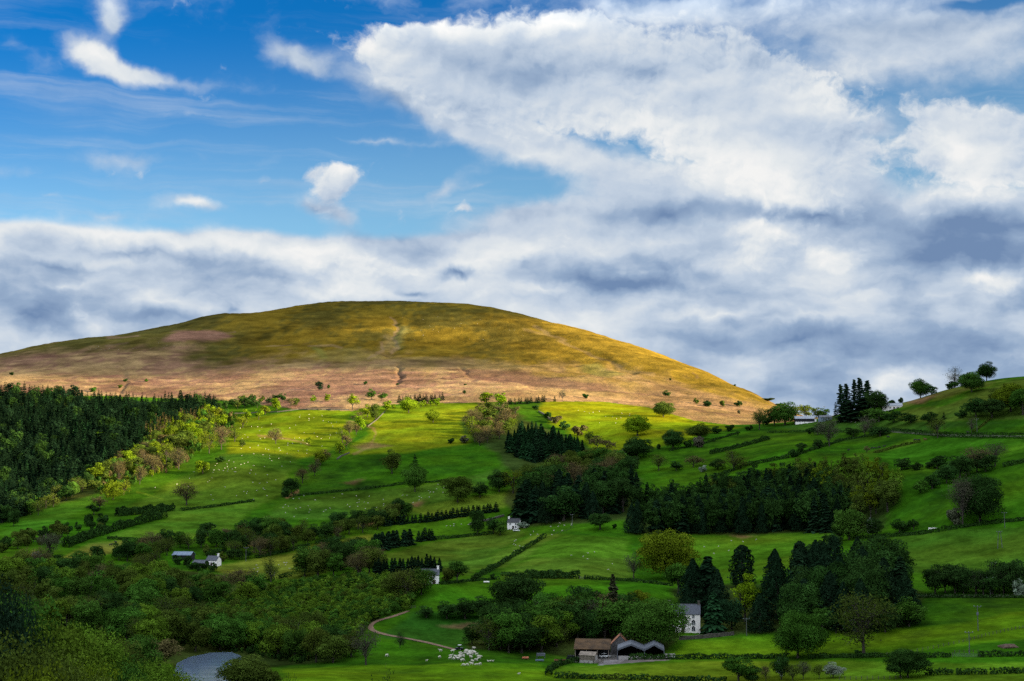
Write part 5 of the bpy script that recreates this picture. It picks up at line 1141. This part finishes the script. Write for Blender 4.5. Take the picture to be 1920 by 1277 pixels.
# vehicles
def wheels(r, xs, ys, rad, w=.22):
    for x in xs:
        for y in ys:
            v = MB().tube([(x, y - w / 2, rad), (x, y + w / 2, rad)], [rad, rad], 12)
            v.add([(x + rad * .96 * math.cos(a * math.pi / 6), y + sg * w / 2, rad + rad * .96 * math.sin(a * math.pi / 6)) for sg in (-1, 1) for a in range(12)], [tuple(range(12)), tuple(range(12, 24))]); wo = v.build('wheel', MT['tyre'], r)
            MB().tube([(x, y - w / 2 - .02, rad), (x, y + w / 2 + .02, rad)], [rad * .5, rad * .5], 8).add([(x + rad * .5 * math.cos(a * math.pi / 4), y + sg * (w / 2 + .02), rad + rad * .5 * math.sin(a * math.pi / 4)) for sg in (-1, 1) for a in range(8)], [tuple(range(8)), tuple(range(8, 16))]).build('rim', MT['steel_pale'], wo)
def car(px, py, yaw, label, paint, L=4.4, H=1.55, van=False, group=None):
    r, s = root('parked_car', label, 'car', px, py, yaw, group, 0); hw = .88; b = MB()
    b.extrude([(-L / 2, .35), (L / 2, .35), (L / 2 + .03, .6), (L / 2 - .1, .88), (L * .24, .98), (-L * .42, 1.0), (-L / 2, .9)], -hw, hw, 'y'); b.build('body', MT[paint], r)
    x0, x1 = (-L * .46, L * .22); MB().extrude([(x0, .96), (x1, .96), (x1 - .55, H), (x0 + .35, H)], -hw + .1, hw - .1, 'y').build('cabin', MT['glass_dark'], r); MB().extrude([(x0 + .33, H - .02), (x1 - .53, H - .02), (x1 - .62, H + .07), (x0 + .42, H + .07)], -hw + .08, hw - .08, 'y').build('roof', MT[paint], r)
    wheels(r, (-L * .31, L * .31), (-hw + .1, hw - .1), .34)
    for y in (-.6, .6): MB().box(L / 2 - .06, L / 2 + .05, y - .15, y + .15, .62, .8).build('headlight', MT['frame_white'], r)
    return r
car(1074, 1238, 4, 'black estate car parked beside the timber shed', 'car_black', 5.0, 1.8); car(1134, 1233, 28, 'white car parked in the yard gap beside the pale barn', 'car_white', 4.0, 1.6); car(968, 996, 8, 'white car parked below the small white farmhouse', 'car_white', 4.3, 1.5)
car(1106, 1231, 0, 'white car parked under the rusty roof', 'car_white', 4.2, 1.5)
r, s = root('utility_vehicle', 'dark utility vehicle with a white roof beside the gathered sheep', 'utility vehicle', 861, 1219, -30)
MB().extrude([(-1.5, .45), (1.5, .45), (1.5, .95), (.7, 1.1), (.6, .6), (-.2, .6), (-.25, 1.0), (-1.5, 1.0)], -.75, .75, 'y').build('body', MT['car_black'], r); MB().box(-.35, .8, -.75, .75, 1.95, 2.05).build('roof', MT['car_white'], r); fr = MB()
for x in (-.3, .75):
    for y in (-.7, .7): fr.tube([(x, y, .9), (x, y, 1.96)], [.04, .04], 6)
fr.build('roll_frame', MT['car_black'], r); MB().box(-.2, .3, -.6, .6, .6, .85).box(-.22, -.05, -.6, .6, .85, 1.35).build('seat', MT['tyre'], r); wheels(r, (-1, 1), (-.7, .7), .38, .28)
r, s = root('trailer', 'rusty low-sided trailer parked left of the black car', 'trailer', 1050, 1243, 3); MB().box(-2.1, 2.1, -.9, .9, .55, .7).build('bed', MT['timber'], r)
for a in ((-2.1, 2.1, -.96, -.9), (-2.1, 2.1, .9, .96), (-2.16, -2.1, -.9, .9), (2.1, 2.16, -.9, .9)): MB().box(a[0], a[1], a[2], a[3], .55, 1.35).build('side_board', MT['rust'], r)
wheels(r, (-.5, .5), (-.85, .85), .33); MB().tube([(2.1, 0, .5), (3.2, 0, .45)], [.06, .05], 6).build('drawbar', MT['rust'], r)
r, s = root('feeder', 'grey metal feeder standing on legs at the left of the yard', 'feeder', 1014, 1234, 8); MB().box(-1.6, 1.6, -.6, .6, .9, 1.9).build('hopper', MT['steel_pale'], r)
for x in (-1.5, 1.5):
    for y in (-.5, .5): MB().box(x - .06, x + .06, y - .06, y + .06, -.2, .9).build('leg', MT['steel_pale'], r)
r, s = root('feed_trough', 'dark low trough in the grass in front of the grey feeder', 'trough', 1012, 1240, 8); MB().extrude([(-.5, .25), (.5, .25), (.65, .75), (.58, .75), (.45, .33), (-.45, .33), (-.58, .75), (-.65, .75)], -1.5, 1.5).build('tray', MT['steel_blue'], r); MB().box(-1.2, -1.1, -.4, .4, 0, .25).build('leg', MT['steel_blue'], r); MB().box(1.1, 1.2, -.4, .4, 0, .25).build('leg', MT['steel_blue'], r)
for px, py, lab in ((985, 1236, 'orange roller standing in the grass left of the yard'),):
    r, s = root('field_roller', lab, 'roller', px, py, 10); MB().tube([(-1.2, 0, .5), (1.2, 0, .5)], [.5, .5], 14).build('drum', MT['orange_paint'], r); MB().box(-1.35, -1.25, -.7, .6, .45, .55).box(1.25, 1.35, -.7, .6, .45, .55).box(-1.25, 1.25, -.8, -.7, .45, .55).build('frame', MT['rust'], r)
r, s = root('water_trough', 'white trough lying on the dark edge of the steep right field', 'trough', 1749, 992, 8); MB().extrude([(-.5, .1), (.5, .1), (.6, .8), (.52, .8), (.42, .2), (-.42, .2), (-.52, .8), (-.6, .8)], -2.2, 2.2).build('basin', MT['white_render'], r); MB().box(-2.25, -2.2, -.55, .55, -.3, .8).build('end_plate', MT['white_render'], r); MB().box(2.2, 2.25, -.55, .55, -.3, .8).build('end_plate', MT['white_render'], r)
r, s = root('garden_bench', 'pale garden bench on the lawn edge right of the white cottage', 'bench', 912, 1093, 0); MB().box(-1.4, 1.4, -.3, .3, .42, .5).build('seat', MT['white_render'], r); MB().box(-1.4, 1.4, .3, .36, .42, .95).build('backrest', MT['white_render'], r)
for x in (-1.2, 1.2): MB().box(x - .06, x + .06, -.28, .28, -.1, .42).build('leg', MT['steel_pale'], r)
# poles
def pole(px, py, hpx, label, arms=1, twin=False, box_=False):
    r, s = root('power_pole', label, 'power pole', px, py, 0, 'power poles'); h = hpx / s
    for x in ((-1.1, 1.1) if twin else (0,)):
        MB().tube([(x, 0, -.5), (x * .45, 0, h)], [.19, .13], 8).build('post', MT['pole_wood'], r)
    a = MB().box(-1.3, 1.3, -.2, -.13, h - .5, h - .32); ao = a.build('crossarm', MT['pole_wood'], r)
    for x in (-1.2, 0, 1.2): MB().tube([(x, -.165, h - .32), (x, -.165, h + .05)], [.09, .06], 6).build('insulator', MT['steel_bright'], ao)
    if box_: MB().box(-.4, .4, -.75, -.2, h * .62, h * .62 + 1.1).build('transformer', MT['steel_pale'], r)
for a in [(1834, 1183, 44, 'pole with a transformer box in the lower right field', 1, False, True), (1818, 1227, 40, 'brownish pole beside the field gate at the lower right'), (1857, 1116, 32, 'pole standing in the roadside row of trees'), (1863, 1084, 28, 'twin-legged pole above the roadside row of trees', 1, True), (1875, 1028, 30, 'pole high in the field above the twin-legged pole', 1, True),
          (1073, 986, 22, 'pole on the field edge left of the lone round tree'), (1030, 976, 20, 'pole before the black conifer wood'), (461, 1053, 26, 'pole in the bushes right of the grey-roofed cottage'), (1400, 1192, 32, 'pole in the garden edge right of the white house'), (1546, 778, 20, 'pole on the skyline above the barns of the right hill'), (1682, 1050, 28, 'bare pole rising behind the black wood'), (1884, 990, 28, 'thin pole in the steep right field'), (1832, 810, 24, 'pole by the clump on the right hill')]: pole(*a)
# fences and gates
def fence(pl, n, label, h=1.1, group=None):
    ps = [cast(x, y) for x, y in pl]; q = np.array([[p.x, p.y] for p in ps]); s = np.concatenate([[0], np.cumsum(np.hypot(*np.diff(q, axis=0).T))]); r = obj('fence', None, None, (), ps[0]); tag(r, label, 'fence', group); P_ = []
    for k in range(n):
        t = s[-1] * k / (n - 1); x, y = np.interp(t, s, q[:, 0]), np.interp(t, s, q[:, 1]); z = ground(x, y); P_.append(Vector((x, y, z)) - ps[0]); c = P_[-1]
        MB().box(c.x - .08, c.x + .08, c.y - .08, c.y + .08, c.z - .3, c.z + h).build('post', MT['post_wood'], r)
    for z in (.3, .65, 1.0):
        MB().tube([p + Vector((0, -.09, z)) for p in P_], [.012] * len(P_), 4).build('wire', MT['post_wood'], r)
fence([(1640, 1232), (1720, 1222), (1800, 1206), (1860, 1190), (1925, 1176)], 34, 'wire fence climbing diagonally across the lower right field'); fence([(1574, 1275), (1640, 1274), (1690, 1273)], 12, 'post fence in front of the round blossoming tree'); fence([(1096, 1247), (1112, 1244), (1128, 1241)], 5, 'short yard fence in front of the timber shed'); fence([(1040, 1002), (1062, 996), (1075, 990)], 9, 'short fence where the two middle pastures meet', 1.2); fence([(1790, 1225), (1834, 1224)], 6, 'fence beside the brownish pole')
def gate(px, py, w, yaw, label, m='pole_wood'):
    r, s = root('field_gate', label, 'gate', px, py, yaw); MB().box(-w / 2 - .2, -w / 2 - .02, -.09, .09, -.3, 1.5).build('gatepost', MT['post_wood'], r); MB().box(w / 2 + .02, w / 2 + .2, -.09, .09, -.3, 1.5).build('gatepost', MT['post_wood'], r); g = MB()
    for z in (.2, .45, .7, .95, 1.2): g.box(-w / 2, w / 2, -.03, .03, z, z + .08)
    for x in (-w / 2, 0, w / 2 - .08): g.box(x, x + .08, -.05, -.031, .15, 1.3)
    g.build('gate_leaf', MT[m], r)
gate(1812, 1232, 9, 0, 'long field gate between the clipped hedges at the lower right'); gate(1252, 1234, 3.4, 0, 'pale gate at the right end of the pale barns'); gate(1122, 1244, 3.5, 20, 'low gate at the corner of the timber shed', 'timber'); gate(1091, 1086, 2, 0, 'small gate between the thick and the thin hedge'); gate(768, 1141, 5, 0, 'gate at the top of the earth track', 'post_wood')
# walls
def stone_wall(pl, h, w, label, m='stone'):
    ps = []
    for (x1, y1), (x2, y2) in zip(pl[:-1], pl[1:]):
        k_ = max(2, int(math.hypot(x2 - x1, y2 - y1) / 8)); ps += [cast(x1 + (x2 - x1) * k / k_, y1 + (y2 - y1) * k / k_) for k in range(k_)]
    ps.append(cast(*pl[-1])); q = np.array([[p.x, p.y] for p in ps]); t = np.gradient(q, axis=0); t /= np.linalg.norm(t, axis=1)[:, None]; nrm = np.stack([-t[:, 1], t[:, 0]], 1); V = []; rng = np.random.default_rng(int(pl[0][0]))
    for p, n_ in zip(ps, nrm):
        hh = h * rng.uniform(.85, 1.12)
        for sg, z in ((-1, -.4), (-1, hh), (1, hh), (1, -.4)): x, y = p.x + n_[0] * w / 2 * sg, p.y + n_[1] * w / 2 * sg; V.append(Vector((x, y, ground(x, y) + z)) - ps[0])
    Q = [tuple(i * 4 + a for a in (0, 1)) + tuple((i + 1) * 4 + a for a in (1, 0)) for i in range(len(ps) - 1)] + [(i * 4 + 1, i * 4 + 2, i * 4 + 6, i * 4 + 5) for i in range(len(ps) - 1)] + [(i * 4 + 2, i * 4 + 3, i * 4 + 7, i * 4 + 6) for i in range(len(ps) - 1)] + [(0, 1, 2, 3), tuple(4 * (len(ps) - 1) + a for a in (3, 2, 1, 0))]
    o = MB().add(V, Q).build('stone_wall', MT[m], None, False, ps[0]); tag(o, label, 'wall')
stone_wall([(1273, 1200), (1320, 1197), (1376, 1191)], 1.5, .5, 'pale stone garden wall in front of the white house'); stone_wall([(1246, 1234), (1266, 1234)], 1.6, .3, 'short concrete wall right of the pale barns', 'concrete')
stone_wall([(690, 800), (706, 788), (722, 772)], .9, .5, 'pale stone wall beside the hedgerow between the sunlit meadows'); stone_wall([(440, 776), (520, 773), (560, 768), (655, 769)], 1.0, .6, 'long stone wall where the left meadow meets the moor'); stone_wall([(1010, 772), (1020, 778), (1035, 790)], 1.3, .7, 'pale wall at the top of the bush line by the bright meadow'); stone_wall([(655, 850), (640, 856), (632, 862)], 1.2, .6, 'short pale wall at the foot of the hedgerow between the meadows')
stone_wall([(880, 984), (920, 975), (945, 968)], 1.2, .8, 'pale bank wall left of the small white farmhouse'); stone_wall([(1130, 955), (1150, 950)], 1.0, .5, 'stub of wall under the mixed wood')
# track, lane, road, river
def ribbon(name, pl, w, m, lift=.12):
    ps = []
    for (x1, y1), (x2, y2) in zip(pl[:-1], pl[1:]):
        k_ = max(3, int(math.hypot(x2 - x1, y2 - y1) / 4)); ps += [cast(x1 + (x2 - x1) * k / k_, y1 + (y2 - y1) * k / k_) for k in range(k_)]
    q = np.array([[p.x, p.y] for p in ps])
    for _ in range(4): q[1:-1] = (q[:-2] + 2 * q[1:-1] + q[2:]) / 4
    t = np.gradient(q, axis=0); t /= np.linalg.norm(t, axis=1)[:, None] + 1e-9; nrm = np.stack([-t[:, 1], t[:, 0]], 1); V, C5 = [], (-1, -.5, 0, .5, 1)
    for i, (p, n_) in enumerate(zip(q, nrm)):
        ww = w * (1 + .3 * float(vnoise(np.array([i * .3]), np.array([2.]), 3)[0]))
        for c in C5: x, y = p + n_ * ww / 2 * c; V.append((x, y, ground(x, y) + lift))
    Q = [(i * 5 + j, i * 5 + j + 1, (i + 1) * 5 + j + 1, (i + 1) * 5 + j) for i in range(len(q) - 1) for j in range(4)]; o = MB().add(V, Q).build(name, m, None, True); o['kind'] = 'structure'
    if o.data.polygons[0].normal.z < 0: o.data.flip_normals()
ribbon('track', [(766, 1146), (735, 1157), (708, 1164), (696, 1171), (693, 1178), (702, 1185), (730, 1192), (760, 1197), (800, 1205), (840, 1215), (858, 1220)], 2.2, MT['earth_track'], .18)
ribbon('lane', [(1668, 809), (1720, 813), (1780, 817), (1925, 818.5)], 3.0, MT['lane_grey'], .2); ribbon('road', [(1722, 1117.5), (1820, 1118), (1925, 1118)], 4.5, MT['lane_grey'], .25)
wm, nt, b = mat('river_water'); b.inputs['Base Color'].default_value = (.07, .095, .14, 1); b.inputs['Roughness'].default_value = .12; b.inputs['Specular IOR Level'].default_value = .6
g_ = N(nt, 'ShaderNodeNewGeometry'); mp_ = N(nt, 'ShaderNodeMapping'); mp_.inputs['Scale'].default_value = (.2, .6, 1); nt.links.new(g_.outputs['Position'], mp_.inputs[0]); nz_ = N(nt, 'ShaderNodeTexNoise', i_Scale=.3, i_Detail=0.5); nt.links.new(mp_.outputs[0], nz_.inputs['Vector']); bp_ = N(nt, 'ShaderNodeBump', i_Strength=.12, i_Distance=.6); nt.links.new(nz_.outputs[0], bp_.inputs['Height']); nt.links.new(bp_.outputs[0], b.inputs['Normal'])
o = MB().add([(x, y, RZ) for x, y in [(_c[0] + (p.x - _c[0]) * 1.12, _c[1] + (p.y - _c[1]) * 1.12) for p in _rv]], [tuple(range(len(_rv)))]).build('river', wm); o['kind'] = 'structure'
if o.data.polygons[0].normal.z < 0: o.data.flip_normals()
# muck heap
p = cast(1890, 1213); bm = bmesh.new(); bmesh.ops.create_icosphere(bm, subdivisions=4, radius=1)
for v in bm.verts: k = 1 + .35 * float(fbm(np.array([v.co.x * 2 + 3]), np.array([v.co.y * 2 + v.co.z]), 6)[0]); v.co = Vector((v.co.x * 3.6 * k, v.co.y * 2.6 * k, v.co.z * 1.0 * k))
me = bpy.data.meshes.new('muck_heap'); bm.to_mesh(me); bm.free(); tag(obj('muck_heap', me, None, [MT['soil']], p), 'brown heap of soil in the grass of the lower right field', 'heap')
# ------------------------------------------------------------------ animals: one continuous skinned body
def animal(name, pts_, edges, rad, m):
    me = bpy.data.meshes.new(name); me.from_pydata(pts_, edges, []); o = bpy.data.objects.new(name, me); COL.objects.link(o); sk = o.modifiers.new('s', 'SKIN'); ss = o.modifiers.new('b', 'SUBSURF'); ss.levels = 1
    for v, r_ in zip(me.skin_vertices[0].data, rad): v.radius = r_ if isinstance(r_, tuple) else (r_, r_)
    me.skin_vertices[0].data[0].use_root = True
    dg = bpy.context.evaluated_depsgraph_get(); out = bpy.data.meshes.new_from_object(o.evaluated_get(dg)); bpy.data.objects.remove(o); out.name = name; out.materials.clear(); out.materials.append(m); out.polygons.foreach_set('use_smooth', np.ones(len(out.polygons), bool)); return out
def quad_mesh(name, m, k=1.0, graze=False, woolly=True):
    hd = [(.62, 0, .40), (.78, 0, .20), (.90, 0, .10)] if graze else [(.62, 0, .86), (.74, 0, .98), (.92, 0, .92)]
    P_ = [(-.42, 0, .64), (-.1, 0, .66), (.22, 0, .66), (.45, 0, .70)] + hd; E_ = [(0, 1), (1, 2), (2, 3), (3, 4), (4, 5), (5, 6)]; b = .27 if woolly else .23; R_ = [b * .92, b, b, b * .8, .13, .10, .06]
    for x, j in ((-.40, 0), (.30, 2)):
        for y in (-.13, .13): n_ = len(P_); P_ += [(x - (.05 if j == 0 else 0), y, .40), (x + (.03 if j == 0 else .01), y, .20), (x - .02, y, .0)]; E_ += [(j, n_), (n_, n_ + 1), (n_ + 1, n_ + 2)]; R_ += [.085, .05, .045]
    n_ = len(P_); P_ += [(-.66, 0, .60), (-.70, 0, .40)]; E_ += [(0, n_), (n_, n_ + 1)]; R_ += [.05, .03]
    return animal(name, [tuple(c * k for c in p) for p in P_], E_, [r_ * k for r_ in R_], m)
SHEEP = [quad_mesh('sheep', MT['wool'], 1.1, False), quad_mesh('sheep', MT['wool'], 1.1, True), quad_mesh('sheep', MT['wool'], .75, False)]
srng = random.Random(21)
def beast(mesh, name, px, py, label, cat, group, sc=1.0):
    p = cast(px, py)
    if p is None: return
    p.z -= .02; o = obj(name, mesh, None, (), p); o.rotation_euler = (0, 0, srng.choice([0, math.pi]) + srng.uniform(-.9, .9)); k = sc * srng.uniform(.9, 1.1); o.scale = (k, k, k); return tag(o, label, cat, group)
FLOCK = [(826, 1222), (824, 1234), (800, 1240), (845, 1232), (844, 1236), (849, 1223), (851, 1237), (867, 1240), (878, 1229), (883, 1234), (886, 1242), (892, 1239), (895, 1238), (897, 1233), (900, 1232), (902, 1232), (898, 1236), (915, 1241), (919, 1241), (924, 1241), (870, 1249), (876, 1248), (884, 1247), (892, 1248), (897, 1247), (900, 1247), (973, 1265), (891, 1216), (888, 1217), (725, 1231)]
for x, y in FLOCK: beast(srng.choice(SHEEP), 'sheep', x, y, 'white sheep on the grass around the gathered flock by the utility vehicle', 'sheep', 'sheep around the gathered flock', 1.0)
for k in range(40):
    t = k / 39; a = srng.uniform(-1, 1); x = 855 + 38 * t + srng.uniform(-4, 4); y = 1235.5 - 11 * math.sin(t * 2.2) + a * (6 if t < .5 else 4); beast(srng.choice(SHEEP), 'sheep', x, y, 'white sheep packed in the gathered flock just below the utility vehicle', 'sheep', 'sheep of the gathered flock', .88)
for poly, n, lab in [
    ([(490, 965), (560, 930), (700, 925), (850, 905), (870, 920), (760, 950), (690, 960), (560, 978)], 56, 'white sheep scattered over the wide field below the thin dark boundary'), ([(400, 905), (440, 870), (540, 850), (560, 870), (530, 930), (470, 940), (390, 940)], 30, 'white sheep scattered over the long left meadow'), ([(290, 915), (330, 890), (380, 900), (330, 940)], 6, 'white sheep by the lone brown tree of the long left meadow'),
    ([(520, 1060), (600, 1030), (660, 1015), (640, 1050), (560, 1075)], 22, 'white sheep in the sloping field above the thicket'), ([(480, 1060), (470, 1072), (530, 1085), (540, 1078)], 8, 'white sheep near the lone tree above the thicket'), ([(820, 990), (900, 985), (940, 975), (935, 968), (850, 980)], 10, 'white sheep on the bank left of the small white farmhouse'), ([(980, 990), (1060, 978), (1085, 980), (1060, 1000), (1000, 1010)], 14, 'white sheep in the pasture below the black conifer wood'),
    ([(962, 1010), (990, 1005), (985, 1030), (962, 1040)], 8, 'white sheep by the diagonal hedge of the middle pastures'), ([(1300, 1012), (1440, 1012), (1430, 1035), (1330, 1045)], 9, 'white sheep in the field above the great golden tree'), ([(1010, 1030), (1160, 1028), (1170, 1078), (1100, 1070)], 7, 'white sheep in the large pasture left of the great golden tree'), ([(1595, 790), (1620, 795), (1615, 812), (1598, 810)], 4, 'white sheep on the grass under the five pines'), ([(560, 1040), (580, 1028), (600, 1025)], 4, 'white sheep by the hedge of the sloping sheep field')]:
    for x, y in scatter(poly, n, 4, n + 3, 1.5): beast(srng.choice(SHEEP[:2]), 'sheep', x, y, lab, 'sheep', 'sheep grazing the fields', .62)
# farther specks of sheep, too many and small to tell apart
sv, sf, so_ = [], [], 0; base = SHEEP[0]; bv = np.array([v.co for v in base.vertices]); bf = np.array([tuple(p.vertices) for p in base.polygons if len(p.vertices) == 4])
for poly, n in [([(450, 800), (560, 775), (650, 775), (640, 820), (560, 860), (450, 860)], 60), ([(1070, 765), (1200, 775), (1230, 790), (1120, 800)], 18), ([(150, 650), (330, 642), (330, 655), (160, 660)], 14), ([(700, 590), (960, 600), (1000, 640), (760, 640)], 22), ([(340, 880), (430, 860), (480, 870), (390, 905)], 25)]:
    for x, y in scatter(poly, n, 5, n, 1.5):
        p = cast(x, y)
        if p is None: continue
        a = srng.uniform(0, 6.28); q = bv * .6; sv.append(np.stack([q[:, 0] * math.cos(a) - q[:, 1] * math.sin(a) + p.x, q[:, 0] * math.sin(a) + q[:, 1] * math.cos(a) + p.y, q[:, 2] + p.z], 1)); sf.append(bf + so_); so_ += len(bv)
me = npmesh('distant_sheep', np.concatenate(sv), np.concatenate(sf), True); o = obj('distant_sheep', me, None, [MT['wool']]); o['kind'] = 'stuff'; o['label'] = 'specks of far-off sheep over the upper meadows and moor'; o['category'] = 'sheep'
COW = [quad_mesh('cow', MT['hide_black'], 1.75, True, False), quad_mesh('cow', MT['hide_black'], 1.75, False, False)]; COWB = quad_mesh('cow', MT['hide_brown'], 1.75, False, False)
for x, y, lab in [(1591, 846, 'black cow farthest left of the small herd above the olive wood'), (1636, 842, 'black cow in the small herd above the olive wood'), (1640, 842, 'black cow in the small herd above the olive wood'), (1648, 841, 'black cow in the small herd above the olive wood'), (1658, 839, 'black cow at the right end of the small herd above the olive wood'), (1665, 821, 'black cow alone below the lane hedge'), (1716, 827, 'black cow by the short bank hedge, left one'), (1722, 827, 'black cow by the short bank hedge, right one'),
                  (217, 1019, 'black cow on the yellowish left field, near one'), (208, 1024, 'black cow on the yellowish left field, lower one'), (1815, 813, 'black cow at the foot of the small wall on the right hill')]: beast(COW[srng.randrange(2)], 'cow', x, y, lab, 'cow', 'cattle on the slopes')
beast(COWB, 'cow', 1735, 826, 'brown cow by the short bank hedge', 'cow', 'cattle on the slopes')
# distinct labels: whatever still shares one and has no group gets told apart by its order across the picture
for lab, os_ in LABELS.items():
    if len(os_) > 1 and not all('group' in o for o in os_): print('SHARED', len(os_), lab)
    if not 4 <= len(lab.split()) <= 16: print('LEN', len(lab.split()), lab)
